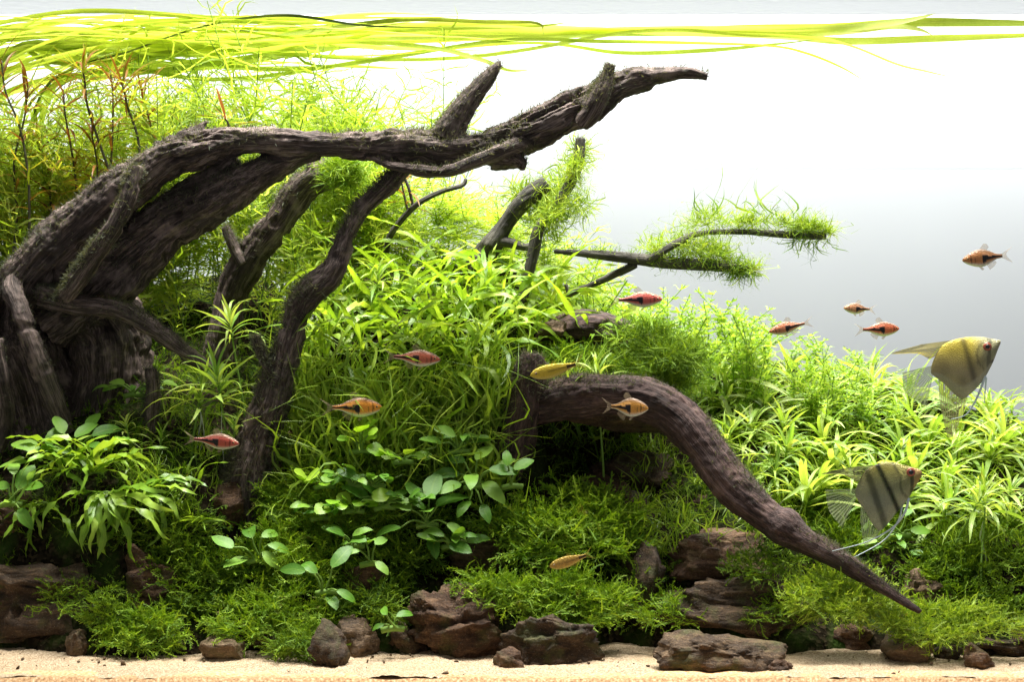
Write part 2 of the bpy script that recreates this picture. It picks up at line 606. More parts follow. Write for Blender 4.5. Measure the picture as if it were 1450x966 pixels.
def frames(c):
    t = np.gradient(c, axis=0)
    t /= np.linalg.norm(t, axis=1, keepdims=True) + 1e-12
    u = np.zeros_like(c)
    ref = np.array([0.13, 0.9, 0.2])
    for i in range(len(c)):
        ref = ref - t[i] * np.dot(ref, t[i])
        ref /= np.linalg.norm(ref) + 1e-12
        u[i] = ref
    return t, u, np.cross(t, u)


def tube(c, r, sides=8, closed=True):
    t, u, w = frames(c)
    a = np.linspace(0, 2 * np.pi, sides, endpoint=False)
    r = np.broadcast_to(np.asarray(r, float), (len(c),))
    v = c[:, None] + r[:, None, None] * (u[:, None] * np.cos(a)[None, :, None] + w[:, None] * np.sin(a)[None, :, None])
    n = len(c)
    v = v.reshape(-1, 3)
    i = np.arange(n - 1)[:, None] * sides
    j = np.arange(sides)[None]
    j2 = (j + 1) % sides
    q = np.stack([i + j, i + j2, i + sides + j2, i + sides + j], -1).reshape(-1, 4)
    tr = []
    if closed:
        v = np.concatenate([v, [c[0]], [c[-1]]])
        for s in range(sides):
            tr.append((n * sides, (s + 1) % sides, s))
            tr.append((n * sides + 1, (n - 1) * sides + s, (n - 1) * sides + (s + 1) % sides))
    return v, q, np.array(tr).reshape(-1, 3)


def join(parts):
    V, Q, T, o = [], [], [], 0
    for p in parts:
        v, q = p[0], p[1]
        V.append(v)
        if len(q):
            Q.append(np.asarray(q) + o)
        if len(p) > 2 and len(p[2]):
            T.append(np.asarray(p[2]) + o)
        o += len(v)
    return np.concatenate(V), (np.concatenate(Q) if Q else None), (np.concatenate(T) if T else None)


def wood_curve(pts, Y):
    c = np.array([[*P(p[0], p[1], p[3] if len(p) > 3 else Y), S(p[2], p[3] if len(p) > 3 else Y)] for p in pts])
    L = np.sum(np.linalg.norm(np.diff(c[:, :3], axis=0), axis=1))
    return crom(c, max(8, int(L / 0.003)))


WOOD = {}


def wood_part(name, branches, Y, mat, parent, voxel=0.0018, amp=1.0, seed=0, fuzz=0, fuzz_len=0.004, grain_div=11.0, fuzz_up=-0.2):
    curves = [wood_curve(b, Y) for b in branches]
    parts = []
    for ci, c in enumerate(curves):
        s = np.arange(len(c)) * 0.003
        rr = c[:, 3] * (1 + 0.10 * vn(np.stack([s * 28, s * 0 + seed + ci, s * 0], -1)))
        parts.append(tube(c[:, :3], rr, 20))
    v, q, t = join(parts)
    me = np_mesh(name + '_raw', v, q, t)
    tmp = bpy.data.objects.new('tmp_wood', me)
    COL.objects.link(tmp)
    m = tmp.modifiers.new('r', 'REMESH')
    m.mode = 'VOXEL'
    m.voxel_size = voxel
    m2 = tmp.modifiers.new('s', 'SMOOTH')
    m2.factor = 0.5
    m2.iterations = 5
    dg = bpy.context.evaluated_depsgraph_get()
    out = bpy.data.meshes.new_from_object(tmp.evaluated_get(dg))
    bpy.data.objects.remove(tmp)
    bpy.data.meshes.remove(me)
    out.name = name
    nv = len(out.vertices)
    co = np.empty(nv * 3, np.float32)
    out.vertices.foreach_get('co', co)
    co = co.reshape(-1, 3).astype(float)
    no = np.empty(nv * 3, np.float32)
    out.vertex_normals.foreach_get('vector', no)
    no = no.reshape(-1, 3)
    C, U, W, Sx, Rr = [], [], [], [], []
    for ci, c in enumerate(curves):
        t_, u_, w_ = frames(c[:, :3])
        C.append(c[:, :3]); U.append(u_); W.append(w_)
        Sx.append(np.arange(len(c)) * 0.003 + ci * 3.7 + seed); Rr.append(c[:, 3])
    C, U, W, Sx, Rr = map(np.concatenate, (C, U, W, Sx, Rr))
    idx = np.empty(nv, int)
    for a in range(0, nv, 4000):
        d = np.linalg.norm(co[a:a + 4000, None] - C[None], axis=2) / (Rr[None] + 0.004)
        idx[a:a + 4000] = np.argmin(d, axis=1)
    rel = co - C[idx]
    T = np.cross(U[idx], W[idx])
    gu = np.sum(rel * U[idx], 1)
    gw = np.sum(rel * W[idx], 1)
    gs = Sx[idx] + np.sum(rel * T, 1)
    tw = gs * 1.6
    gu, gw = gu * np.cos(tw) - gw * np.sin(tw), gu * np.sin(tw) + gw * np.cos(tw)
    g = np.stack([gu, gw, gs / grain_div], -1)
    R_ = Rr[idx]
    g2 = np.stack([gu, gw, gs / 4.0], -1)
    a1 = fbm(g2 * 34 + 3.1, 3, .55) * 0.0042 + fbm(co * 60 + 8, 3) * .0016
    rid = 1 - np.abs(vn(g * 105 + 9.0 + 1.1 * vn(g2 * 60)[:, None]))
    gate = np.clip(vn(g2 * 22 + 4.4) * 1.4 + .55, 0, 1)
    a2 = -(np.clip(rid - 0.84, 0, 1) / 0.16) * 0.0034 * gate * gate
    a3 = fbm(g * 380 + 1.7, 3, .6) * 0.0011
    kn = -np.clip(vn(co * 75 + 5) - 0.5, 0, 1) * 0.014
    a4 = fbm(co * 240, 2) * 0.0007
    h = (a1 + a2 + a3 + kn + a4) * amp * np.clip(R_ / 0.016, 0.22, 1.3)
    co2 = co + no * h[:, None]
    out.vertices.foreach_set('co', co2.astype(np.float32).ravel())
    set_attr(out, 'grain', g)
    out.polygons.foreach_set('use_smooth', np.ones(len(out.polygons), bool))
    out.materials.clear()
    out.update()
    o = obj(name, out, mat, parent)
    WOOD[o.name] = (co2, no)
    if fuzz:
        up = no[:, 2] + nrg.normal(0, 0.25, nv)
        cand = np.nonzero((up > fuzz_up) & (vn(co * 25 + 2) + nrg.normal(0, .3, nv) > -0.1))[0]
        if len(cand):
            fuzz = int(fuzz * 2.2)
            k_ = nrg.choice(cand, fuzz)
            b = co2[k_] + nrg.normal(0, 0.0006, (fuzz, 3))
            dirn = no[k_] * 0.8 + nrg.normal(0, 0.55, (fuzz, 3)) + np.array([0, 0, 0.25])
            dirn /= np.linalg.norm(dirn, axis=1, keepdims=True)
            side = np.cross(dirn, nrg.normal(0, 1, (fuzz, 3)))
            side /= np.linalg.norm(side, axis=1, keepdims=True) + 1e-9
            L = fuzz_len * nrg.uniform(0.4, 1.3, (fuzz, 1))
            wd = 0.00014
            bend = nrg.normal(0, 0.35, (fuzz, 3)) * L
            v = np.stack([b - side * wd, b + side * wd, b + dirn * L * 0.55 + side * wd * 0.8 + bend * 0.3, b + dirn * L + bend], 1).reshape(-1, 3)
            i = np.arange(fuzz)[:, None] * 4
            tr = np.concatenate([i + np.array([[0, 1, 2]]), i + np.array([[0, 2, 3]])])
            obj('algae_fuzz', np_mesh('algae_fuzz', v, None, tr), M['fuzz'], o if parent is None else parent, kind='stuff')
    return o


# main log, arching from the dark base at left up to the tip at upper right
log = thing('driftwood_log', 'great gnarled dark driftwood log arching from the left edge to the top middle', 'driftwood', tuple(P(60, 620, 0.26)))
org = Vector(P(60, 620, 0.26))


def off(o):
    # children are written in world coordinates
    o.matrix_parent_inverse = Matrix.Translation(-Vector(o.parent.location))
    return o


def wood_children(root):
    for o in root.children:
        o.matrix_parent_inverse = Matrix.Translation(-Vector(root.location))


limb = [(20, 420, 34, .25), (60, 372, 30, .24), (120, 318, 33, .23), (180, 268, 33, .22), (240, 222, 34, .22), (290, 206, 29, .21), (340, 200, 20, .21), (400, 202, 21, .2), (460, 206, 20, .2),
        (520, 207, 24, .2), (590, 205, 31, .19), (650, 212, 31, .19), (705, 203, 28, .19), (755, 184, 29, .18), (805, 160, 31, .18), (840, 145, 30, .18), (872, 122, 20, .18), (920, 111, 15, .18), (965, 104, 12, .18), (1004, 109, 8, .18)]
under = [(70, 450, 42, .27), (120, 415, 46, .26), (175, 374, 46, .25), (238, 321, 39, .24), (302, 283, 31, .23), (357, 251, 21, .22), (405, 228, 16, .21), (445, 214, 13, .2)]
wood_part('trunk', [limb, under, [(190, 345, 20, .245), (250, 285, 16, .24), (300, 250, 14, .23), (335, 225, 10, .22)], [(520, 222, 3, .195), (548, 233, 7, .185), (580, 240, 10, .175), (630, 243, 9, .17), (690, 222, 9, .168), (735, 205, 9, .168), (746, 210, 7, .17)], [(700, 220, 20, .18), (735, 228, 13, .175), (741, 243, 4, .175)],
                     [(262, 195, 14, .22), (285, 178, 7, .22), (294, 170, 3, .22)]],
          0.2, M['wood'], log, 0.0016, 1.15, 1.0, 9000, 0.0045)
wood_part('root_base', [[(20, 400, 40, .27), (20, 470, 60, .285), (40, 540, 70, .29), (60, 640, 80, .29)],
                         [(110, 410, 40, .28), (150, 455, 50, .30), (155, 530, 54, .305), (130, 620, 60, .30)],
                         [(-40, 440, 40, .25), (-60, 540, 60, .26), (-60, 640, 60, .27)]],
          0.28, M['wood'], log, 0.0026, 1.6, 2.0, 1500, 0.004)
wood_part('root', [[(60, 420, 18, .23), (110, 432, 17, .215), (165, 440, 15, .21), (215, 465, 15, .21), (262, 500, 13, .215), (300, 525, 10, .22)]], 0.21, M['wood'], log, 0.0016, 1.0, 3.0, 1500, 0.004)
wood_part('root', [[(30, 378, 10, .245), (18, 405, 17, .225), (30, 440, 15, .21), (48, 490, 13, .205), (66, 540, 13, .21), (90, 600, 14, .22)]], 0.21, M['wood'], log, 0.0016, 1.0, 4.0, 600, 0.003)
wood_part('root', [[(-8, 480, 14, .2), (2, 540, 12, .2), (8, 590, 12, .21), (-5, 640, 12, .21)]], 0.21, M['wood'], log, 0.0018, 1.0, 4.5, 300, 0.003)
wood_part('ridge_branch', [[(196, 236, 9, .19), (183, 278, 12, .185), (165, 318, 12, .185), (135, 360, 13, .19), (105, 402, 15, .2), (85, 430, 12, .22)]], 0.19, M['wood'], log, 0.0014, 0.9, 5.0, 2200, 0.0045)
wood_part('branch_stub', [[(632, 200, 24, .19), (648, 168, 19, .19), (668, 138, 16, .19), (690, 112, 12, .19), (703, 95, 7, .19), (708, 85, 2.5, .19)]], 0.19, M['wood'], log, 0.0014, 0.8, 6.0, 1200, 0.0035)
wood_part('branch_stub', [[(822, 178, 12, .165), (838, 155, 15, .16), (850, 128, 15, .162), (860, 105, 11, .165), (864, 90, 8, .165)]], 0.17, M['wood'], log, 0.0014, 0.8, 7.0, 900, 0.003)
wood_part('root', [[(214, 522, 8, .22), (217, 550, 10, .22), (214, 590, 11, .225), (208, 630, 12, .23)]], .22, M['wood'], log, .0016, .8, 4.8, 700, .0045)
wood_children(log)

lean = thing('leaning_branch', 'thin dark driftwood branch leaning down from under the log to a thick foot', 'branch', tuple(P(350, 665, 0.2)))
wood_part('stem', [[(582, 228, 14, .2), (548, 262, 14, .2), (520, 290, 14, .2), (497, 322, 14, .2), (483, 358, 16, .2), (468, 388, 19, .2), (440, 414, 20, .2), (420, 448, 17, .2), (407, 488, 18, .2), (396, 530, 22, .2), (382, 575, 27, .2), (363, 622, 33, .2), (348, 670, 38, .2), (335, 760, 42, .215)]],
          0.2, M['wood'], lean, 0.0015, 1.0, 8.0, 5000, 0.0055)
wood_part('twig_stub', [[(392, 540, 9, .19), (375, 512, 8, .19), (366, 492, 8, .19), (361, 474, 6, .19)]], 0.19, M['wood'], lean, 0.0014, 0.6, 9.0, 700, 0.004)
wood_children(lean)

back = thing('back_branch', 'dark forked driftwood branch in shade behind the log, moss on its upper end', 'branch', tuple(P(310, 510, 0.34)))
wood_part('stem', [[(500, 245, 16, .3), (465, 245, 20, .3), (430, 265, 19, .31), (396, 312, 19, .32), (357, 362, 22, .33), (330, 412, 20, .34), (320, 462, 22, .34), (308, 515, 20, .34)]], 0.32, M['wood'], back, 0.002, 1.0, 10.0, 1500, 0.005)
wood_part('branch_stub', [[(345, 375, 10, .32), (330, 345, 9, .32), (318, 320, 6, .32)]], 0.32, M['wood'], back, 0.0016, 0.6, 11.0, 300)
wood_children(back)

twig = thing('thin_twig', 'thin crooked dark twig among pale stems right of the leaning branch', 'twig', tuple(P(548, 352, 0.36)))
wood_part('stem', [[(660, 252, 2.5, .33), (655, 262, 3.5, .33), (625, 271, 4, .33), (592, 288, 4.5, .33), (568, 312, 4.5, .34), (552, 335, 5, .35), (546, 360, 5, .36)]], 0.33, M['wood_back'], twig, 0.0012, 0.3, 12.0)
wood_part('side_twig', [[(585, 295, 2.5, .335), (580, 270, 2.5, .33), (572, 250, 2, .33)]], 0.33, M['wood_back'], twig, 0.0011, 0.2, 12.5)
wood_children(twig)

fork = thing('forked_branch', 'forked grey branch with a thick blunt arm, wrapped in moss behind the centre', 'branch', tuple(P(660, 400, 0.36)))
wood_part('stem', [[(775, 258, 11, .33), (762, 268, 13, .33), (738, 288, 13, .33), (713, 322, 13, .335), (692, 352, 16, .34), (660, 400, 18, .36)]], 0.34, M['wood_back'], fork, 0.0014, 0.5, 13.0, 400, 0.0025)
wood_part('side_twig', [[(700, 340, 9, .335), (722, 344, 8, .33), (745, 350, 6, .325), (762, 346, 5, .32)]], 0.34, M['wood_back'], fork, 0.0013, 0.4, 14.0)
wood_children(fork)

upr = thing('upright_twig', 'upright dark twig with moss around its top, crossing the forked branch', 'twig', tuple(P(732, 448, 0.30)))
wood_part('stem', [[(722, 510, 9, .3), (732, 448, 8, .3), (746, 398, 8, .3), (756, 352, 9, .3), (764, 322, 8, .3), (786, 292, 7, .3), (808, 258, 8, .3), (819, 225, 8, .3), (822, 195, 7, .3)]], 0.3, M['wood_back'], upr, 0.0014, 0.5, 15.0, 500, 0.003)
wood_children(upr)

lvl = thing('level_branch', 'level grey branch reaching right to a big tuft of moss', 'branch', tuple(P(905, 367, 0.3)))
wood_part('stem', [[(784, 356, 3.5, .31), (815, 358, 5, .31), (860, 362, 6.5, .31), (905, 367, 8, .31), (960, 373, 9, .31), (1020, 377, 8, .31), (1066, 382, 4, .31)]], 0.31, M['wood_back'], lvl, 0.0012, 0.5, 16.0, 300, 0.0025)
wood_part('side_twig', [[(786, 470, 5, .345), (797, 428, 4.5, .335), (812, 414, 5, .33), (835, 405, 5, .33), (868, 390, 6, .32), (900, 374, 6, .31)], [(805, 416, 3, .33), (801, 402, 3, .33)]], 0.32, M['wood_back'], lvl, 0.0012, 0.4, 17.0, 200, 0.0025)
wood_children(lvl)

rtw = thing('right_twig', 'mossy thin branch furthest right, pointing into open water', 'twig', tuple(P(950, 335, 0.33)))
wood_part('stem', [[(915, 370, 5, .305), (938, 356, 5, .297), (962, 342, 5, .30), (990, 331, 5, .315), (1050, 328, 5, .33), (1110, 332, 6, .33), (1150, 334, 6, .33), (1170, 334, 5, .33)]], 0.33, M['wood_back'], rtw, 0.0012, 0.4, 18.0, 300, 0.0025)
wood_children(rtw)

arch = thing('arched_root', 'smooth red-brown driftwood root arching from the centre down to the sand at right', 'driftwood', tuple(P(1297, 862, 0.12)))
wood_part('stem', [[(735, 575, 24, .22), (765, 572, 28, .21), (805, 562, 31, .20), (860, 560, 31, .19), (915, 566, 34, .18), (962, 592, 32, .17), (1000, 638, 28, .155), (1038, 690, 27, .14), (1090, 734, 23, .125), (1112, 748, 24, .118), (1140, 766, 18, .11), (1190, 794, 15, .095), (1240, 826, 10, .08), (1272, 847, 7, .068), (1304, 868, 4, .06)]],
          0.17, M['wood_front'], arch, 0.0014, 0.5, 19.0, 3500, 0.0035, 8.0, 0.55)
wood_part('upright_stub', [[(754, 499, 15, .2), (750, 520, 22, .2), (746, 560, 25, .2), (735, 605, 26, .21), (720, 660, 30, .22), (712, 730, 30, .225)]], 0.2, M['wood_front'], arch, 0.0016, 0.9, 20.0, 2200, 0.0045)
wood_children(arch)

sunk = thing('sunken_log', 'short dark log end with a pale tan patch, half buried in green behind the centre', 'driftwood', tuple(P(830, 480, 0.3)))
wood_part('stem', [[(765, 480, 14, .3), (800, 466, 20, .29), (850, 468, 22, .28), (900, 490, 24, .28), (960, 540, 22, .28)]], 0.29, M['wood_front'], sunk, 0.0018, 1.0, 21.0, 500, 0.003)
wood_children(sunk)


# ------------------------------------------------------------------ rocks
def ico(n=4):
    import bmesh
    bm = bmesh.new()
    bmesh.ops.create_icosphere(bm, subdivisions=n, radius=1.0)
    bm.verts.ensure_lookup_table()
    v = np.array([x.co[:] for x in bm.verts])
    t = np.array([[x.index for x in f.verts] for f in bm.faces])
    bm.free()
    return v, t


ICO = {4: ico(4), 5: ico(5)}
ROCKS = []


def rock(name, label, px0, px1, py0, py1, mat, seed, Y=None, boxy=0.6, strata=0.5, depth=0.8, tilt=0.0, sub=None, sink=0.25):
    r = np.random.default_rng(seed)
    if Y is None:
        base = hit((px0 + px1) / 2, py1)
        Yf = base[1]
        hx = S((px1 - px0) / 2, Yf)
        hy = min(depth * hx, 0.07)
        Y = Yf + hy * 0.85
    py1 = py1 + 0.32 * (py1 - py0) * (py1 > 830)
    hx = S((px1 - px0) / 2, Y)
    hz = S((py1 - py0) / 2, Y)
    hy = min(depth * max(hx, hz * 0.8), 0.07)
    cen = P((px0 + px1) / 2, (py0 + py1) / 2, Y)
    v, t = ICO[sub or (5 if hx > 0.025 else 4)]
    v = v.copy()
    v = np.sign(v) * np.abs(v) ** (1 - 0.45 * boxy)
    lo = np.clip(-v[:, 2] - .05, 0, 1)[:, None]
    rr = np.linalg.norm(v[:, :2], axis=1, keepdims=True)
    v[:, :2] = v[:, :2] * (1 + lo * np.clip(1.05 / (rr + .12) - 1, 0, 2.0))
    for _ in range(18):
        nrm = r.normal(0, 1, 3)
        nrm[2] *= 0.8
        nrm /= np.linalg.norm(nrm)
        dd = r.uniform(0.50, 0.92)
        pr = v @ nrm
        ov = np.clip(pr - dd, 0, None)
        v = v - nrm * ov[:, None] * 0.92
    for a in range(3):
        v[:, a] /= np.abs(v[:, a]).max()
    p = v * np.array([hx, hy, hz])
    sh = r.uniform(0, 50, 3)
    zl = p[:, 2] + 0.25 * p[:, 0] * r.uniform(-1, 1) + 0.003 * fbm(p * 60 + sh, 2)
    lay = vn(np.stack([zl * 240, zl * 0 + seed, zl * 0], -1)) * 0.6 + vn(np.stack([zl * 90, zl * 0 + seed, zl * 0 + 4], -1)) * 0.6
    lay = np.sign(lay) * np.abs(lay) ** 0.7
    lay = .45 * lay + .55 * np.round(lay * 2.5) / 2.5
    sz = min(hx, hz)
    hd = p * np.array([1, 1, 0.25])
    hd /= np.linalg.norm(hd, axis=1, keepdims=True) + 1e-9
    p = p + hd * (lay * strata * 0.10 * min(hx, 0.04))[:, None]
    nd = p / (np.linalg.norm(p, axis=1, keepdims=True) + 1e-9)
    amp = min(0.16 * sz, 0.006)
    p = p + nd * (fbm(p * 70 + sh, 4) * amp * 1.3 + (1 - np.abs(vn(p * 190 + sh))) * .0022 + fbm(p * 420 + sh, 3, .6) * 0.0017 - np.clip(vn(p * 130 + sh) - 0.45, 0, 1) * 0.006)[:, None]
    c, s = math.cos(tilt), math.sin(tilt)
    p = np.stack([p[:, 0] * c - p[:, 2] * s, p[:, 1], p[:, 0] * s + p[:, 2] * c], -1)
    me = np_mesh(name, p, None, t)
    o = obj(name, me, M[mat], loc=tuple(cen))
    tag(o, label, 'rock')
    ROCKS.append((o, p + cen, t))
    return o


RK = [
    ('rock_slab', 'huge dark layered rock slab along the bottom left edge', -90, 215, 792, 900, 'rock_dark', 1, .165, .7, 1.2, .55, 0.02),
    ('rock', 'dark red-brown rock in shade under the hanging fern at far left', -30, 95, 700, 775, 'rock_red', 2, None, .5, .6, .7, 0),
    ('rock', 'brown rock ledge just right of the hanging fern tips', 160, 262, 770, 850, 'rock_red', 3, None, .5, .6, .7, 0.1),
    ('pebble', 'small upright pointed pebble on the sand at left', 93, 122, 884, 930, 'rock_tan', 4, None, .2, .3, .8, 0.15),
    ('rock', 'mossy olive flat-topped stone on the sand left of centre', 285, 348, 904, 936, 'rock_tan', 5, None, .9, .4, .8, 0),
    ('rock', 'low brown stone peeking out under moss beside the olive stone', 345, 412, 890, 918, 'rock_red', 6, None, .6, .4, .8, 0),
    ('pebble', 'small knobbly tan pebble wedged in the moss above the olive stone', 414, 438, 878, 906, 'rock_tan', 7, None, .2, .3, .8, 0.3),
    ('rock', 'brown pitted rock behind the lower left round-leaved plant', 297, 352, 682, 760, 'rock_red', 8, None, .5, .7, .8, 0.1),
    ('pebble', 'small pale tan stone at the foot of the hanging fern', 225, 268, 755, 788, 'rock_tan', 9, None, .4, .4, .8, -0.2),
    ('pebble', 'tiny curled brown stone right of the lower left round-leaved plant', 376, 404, 780, 808, 'rock_tan', 10, None, .2, .3, .8, 0.4),
    ('rock', 'dark blackish stone on the sand left of the brown boulder', 440, 492, 880, 944, 'rock_dark', 11, None, .5, .5, .8, 0.1),
    ('rock', 'rounded mossy brown stone between the blackish stone and the sprout', 480, 542, 876, 930, 'rock_tan', 12, None, .3, .4, .8, 0),
    ('rock', 'small dark brown stone under the two-leaved sprout', 552, 604, 882, 926, 'rock_dark', 13, None, .5, .4, .8, 0),
    ('boulder', 'large rough red-brown boulder at bottom centre', 588, 722, 830, 932, 'rock_red', 14, None, .6, 1.0, .6, 0.25),
    ('boulder', 'black-brown boulder with a pale top on the sand at bottom centre', 706, 864, 876, 942, 'rock_dark', 15, None, .75, .7, .5, -0.03),
    ('pebble', 'small brown pebble leaning on the left end of the black-brown boulder', 700, 742, 920, 946, 'rock_red', 16, None, .3, .4, .8, -0.2),
    ('rock', 'dark splintered slate rock left of the central moss cushion', 616, 730, 752, 826, 'rock_dark', 17, None, .6, 1.8, .6, -0.35),
    ('rock_slab', 'brown slate slab below the central moss cushion', 724, 862, 784, 850, 'rock_red', 18, None, .6, 1.6, .5, -0.3),
    ('rock', 'brown sloping rock along the upper right of the central moss cushion', 790, 922, 682, 770, 'rock_red', 19, None, .5, .7, .6, -0.5),
    ('rock', 'grey gravelly rock right of the central moss', 876, 940, 770, 880, 'rock_dark', 20, None, .4, .5, .7, 0.1),
    ('boulder', 'broad flat-topped brown rock under the arched root', 924, 1090, 758, 832, 'rock_red', 21, .172, .9, .6, .5, 0.03),
    ('rock', 'red-brown stone standing in shade on the flat-topped rock', 962, 1018, 706, 752, 'rock_red', 22, .235, .6, .6, .7, 0.3),
    ('rock_slab', 'long dark brown layered slab under the flat-topped rock', 915, 1200, 818, 902, 'rock_dark', 23, .142, .9, .7, .4, 0.02),
    ('boulder', 'dark speckled boulder on the sand at bottom right of centre', 924, 1108, 882, 950, 'rock_dark', 24, None, .5, .6, .4, -0.06),
    ('pebble', 'tiny flat brown pebble at the right tip of the speckled boulder', 1092, 1122, 938, 952, 'rock_red', 25, None, .3, .3, .8, 0.1),
    ('rock', 'low brown stone at the left end of the right moss bank', 1180, 1250, 886, 922, 'rock_red', 26, None, .6, .5, .7, 0),
    ('rock', 'olive-brown wedge-shaped stone on the sand below the right moss bank', 1254, 1318, 902, 937, 'rock_tan', 27, None, .4, .4, .8, -0.15),
    ('pebble', 'small dark stone between the wedge stone and the red pebble', 1318, 1362, 912, 934, 'rock_dark', 28, None, .4, .4, .8, 0),
    ('pebble', 'small pinkish pebble on the sand at lower right', 1364, 1404, 914, 945, 'rock_red', 29, None, .3, .4, .8, -0.3),
    ('rock_slab', 'thin flat dark slab at the lower right edge', 1374, 1480, 903, 921, 'rock_dark', 30, None, .9, .5, .4, 0),
    ('rock', 'orange-tan rock behind the buried end of the arched root', 1250, 1350, 812, 872, 'rock_tan', 31, None, .5, .6, .7, -0.1),
    ('rock', 'red-brown stone cut by the right edge above the thin slab', 1415, 1490, 876, 910, 'rock_red', 32, None, .5, .5, .7, 0),
    ('rock_slab', 'dark flat rock roofing the cave behind the bend of the arched root', 745, 1010, 560, 612, 'rock_dark', 41, .265, .8, .9, 1.0, 0.0),  # extra slab, mostly hidden, added to block lamp light and darken the cave
    ('rock', 'dark rock in deep shade under the bend of the arched root', 820, 960, 640, 720, 'rock_dark', 33, .29, .5, .7, .7, 0),
    ('rock', 'dark brown rock behind the upright stub, half hidden by fern leaves', 640, 735, 520, 600, 'rock_red', 34, .29, .5, .6, .7, 0.1),
    ('rock', 'dark rock in the hollow at the foot of the leaning branch', 225, 320, 610, 700, 'rock_dark', 35, .27, .5, .6, .7, 0),
    ('pebble', 'tan curled stone right of the foot of the leaning branch', 398, 440, 612, 652, 'rock_tan', 36, .225, .3, .5, .8, 0.3),
    ('pebble', 'pale tan stone lying on the sunken log', 770, 802, 455, 480, 'rock_tan', 37, .262, .4, .4, .8, 0),
    ('rock', 'brown stone between moss clumps left of the big boulder', 490, 560, 800, 870, 'rock_red', 38, None, .5, .6, .7, 0.2),
]
for a in RK:
    rock(*a)


# ------------------------------------------------------------------ leaves
def leafmesh(name, L, W, bend=0.8, prof='lance', nseg=8, fold=0.25, wave=0.0, twist=0.0, rise=0.0, seed=0, side=0.0, wfreq=3.0):
    r = random.Random(seed)
    t = np.linspace(0, 1, nseg + 1)
    if prof == 'lance':
        w = np.sin(np.pi * np.clip(t * 0.93 + 0.07, 0, 1)) ** 0.75
        w = w * (1 - 0.25 * t)
    elif prof == 'ribbon':
        w = np.clip(1 - t ** 8, 0.03, 1) * (0.75 + 0.25 * np.clip(t * 6, 0, 1))
    elif prof == 'oval':
        w = np.sin(np.pi * np.clip(t * 0.97 + 0.03, 0, 1)) ** 0.62 * (1.05 - 0.32 * t)
        w[-1] = 0.02
    elif prof == 'round':
        w = np.sqrt(np.clip(1 - (2 * t - 1) ** 2, 0.0, 1)) * 1.0
        w[-1] = 0.25
        w[0] = 0.3
    else:
        w = np.sin(np.pi * np.clip(t * 0.9 + 0.1, 0, 1)) ** 0.6
    w = np.maximum(w, 0.02) * W / 2
    th = rise - bend * t ** 1.3
    ds = L / nseg
    x = np.concatenate([[0], np.cumsum(np.cos(th[:-1]) * ds)])
    z = np.concatenate([[0], np.cumsum(np.sin(th[:-1]) * ds)])
    ph = r.uniform(0, 6.28)
    yo = side * L * (t ** 2) + wave * W * 0.4 * np.sin(t * wfreq * 6.28 * 0.5 + ph)
    V, UV = [], []
    for i in range(nseg + 1):
        tw = twist * t[i] + wave * 0.5 * math.sin(t[i] * wfreq * 6.28 + ph)
        up = np.array([-math.sin(th[i]), 0, math.cos(th[i])])
        sd = np.array([0, 1, 0]) * math.cos(tw) + up * math.sin(tw)
        up2 = up * math.cos(tw) - np.array([0, 1, 0]) * math.sin(tw)
        for s in (-1, 0, 1):
            edge = up2 * abs(s) * w[i] * fold + up2 * (wave * w[i] * 0.35 * math.sin(t[i] * wfreq * 12 + ph + s * 1.3) * abs(s))
            V.append(np.array([x[i], yo[i], z[i]]) + sd * s * w[i] + edge)
            UV.append((t[i], s, 0))
    i = np.arange(nseg)[:, None] * 3
    q = np.concatenate([i + np.array([[0, 1, 4, 3]]), i + np.array([[1, 2, 5, 4]])])
    me = np_mesh(name, np.array(V), q)
    set_attr(me, 'leafuv', UV)
    return me


def mesh_np(me):
    v = np.empty(len(me.vertices) * 3, np.float32)
    me.vertices.foreach_get('co', v)
    q = np.array([p.vertices[:] for p in me.polygons])
    return v.reshape(-1, 3).astype(float), q


def rotm(az, el, roll=0.0):
    ca, sa = math.cos(az), math.sin(az)
    ce, se = math.cos(el), math.sin(el)
    cr, sr = math.cos(roll), math.sin(roll)
    Rz = np.array([[ca, -sa, 0], [sa, ca, 0], [0, 0, 1]])
    Ry = np.array([[ce, 0, -se], [0, 1, 0], [se, 0, ce]])
    Rx = np.array([[1, 0, 0], [0, cr, -sr], [0, sr, cr]])
    return Rz @ Ry @ Rx


def leaf_obj(me, mat, parent, loc, az, el, roll=0.0, sc=1.0, name='leaf'):
    o = obj(name, me, mat, parent)
    m = Matrix(rotm(az, el, roll).tolist()).to_4x4()
    o.matrix_basis = Matrix.Translation(Vector(loc)) @ m @ Matrix.Scale(sc, 4)
    return o


def scatter(tmpl, pos, mats, scale):
    """joined copies: tmpl list of (v, q, t)"""
    V, Q, T, o = [], [], [], 0
    n = len(pos)
    ids = nrg.integers(0, len(tmpl), n)
    for k_, tp in enumerate(tmpl):
        sel = np.nonzero(ids == k_)[0]
        if not len(sel):
            continue
        v, q, t = tp
        vv = np.einsum('nij,vj->nvi', mats[sel], v) * scale[sel][:, None, None] + pos[sel][:, None]
        nv = len(v)
        offs = (np.arange(len(sel)) * nv)[:, None, None] + o
        if q is not None and len(q):
            Q.append((q[None] + offs).reshape(-1, 4))
        if t is not None and len(t):
            T.append((t[None] + offs).reshape(-1, 3))
        V.append(vv.reshape(-1, 3))
        o += nv * len(sel)
    return np.concatenate(V), (np.concatenate(Q) if Q else None), (np.concatenate(T) if T else None)


def dirmats(d, jitter=0.0):
    """rotation matrices whose x axis is d"""
    d = d / (np.linalg.norm(d, axis=1, keepdims=True) + 1e-9)
    r = nrg.normal(0, 1, d.shape)
    y = np.cross(r, d)
    y /= np.linalg.norm(y, axis=1, keepdims=True) + 1e-9
    z = np.cross(d, y)
    return np.stack([d, y, z], -1)


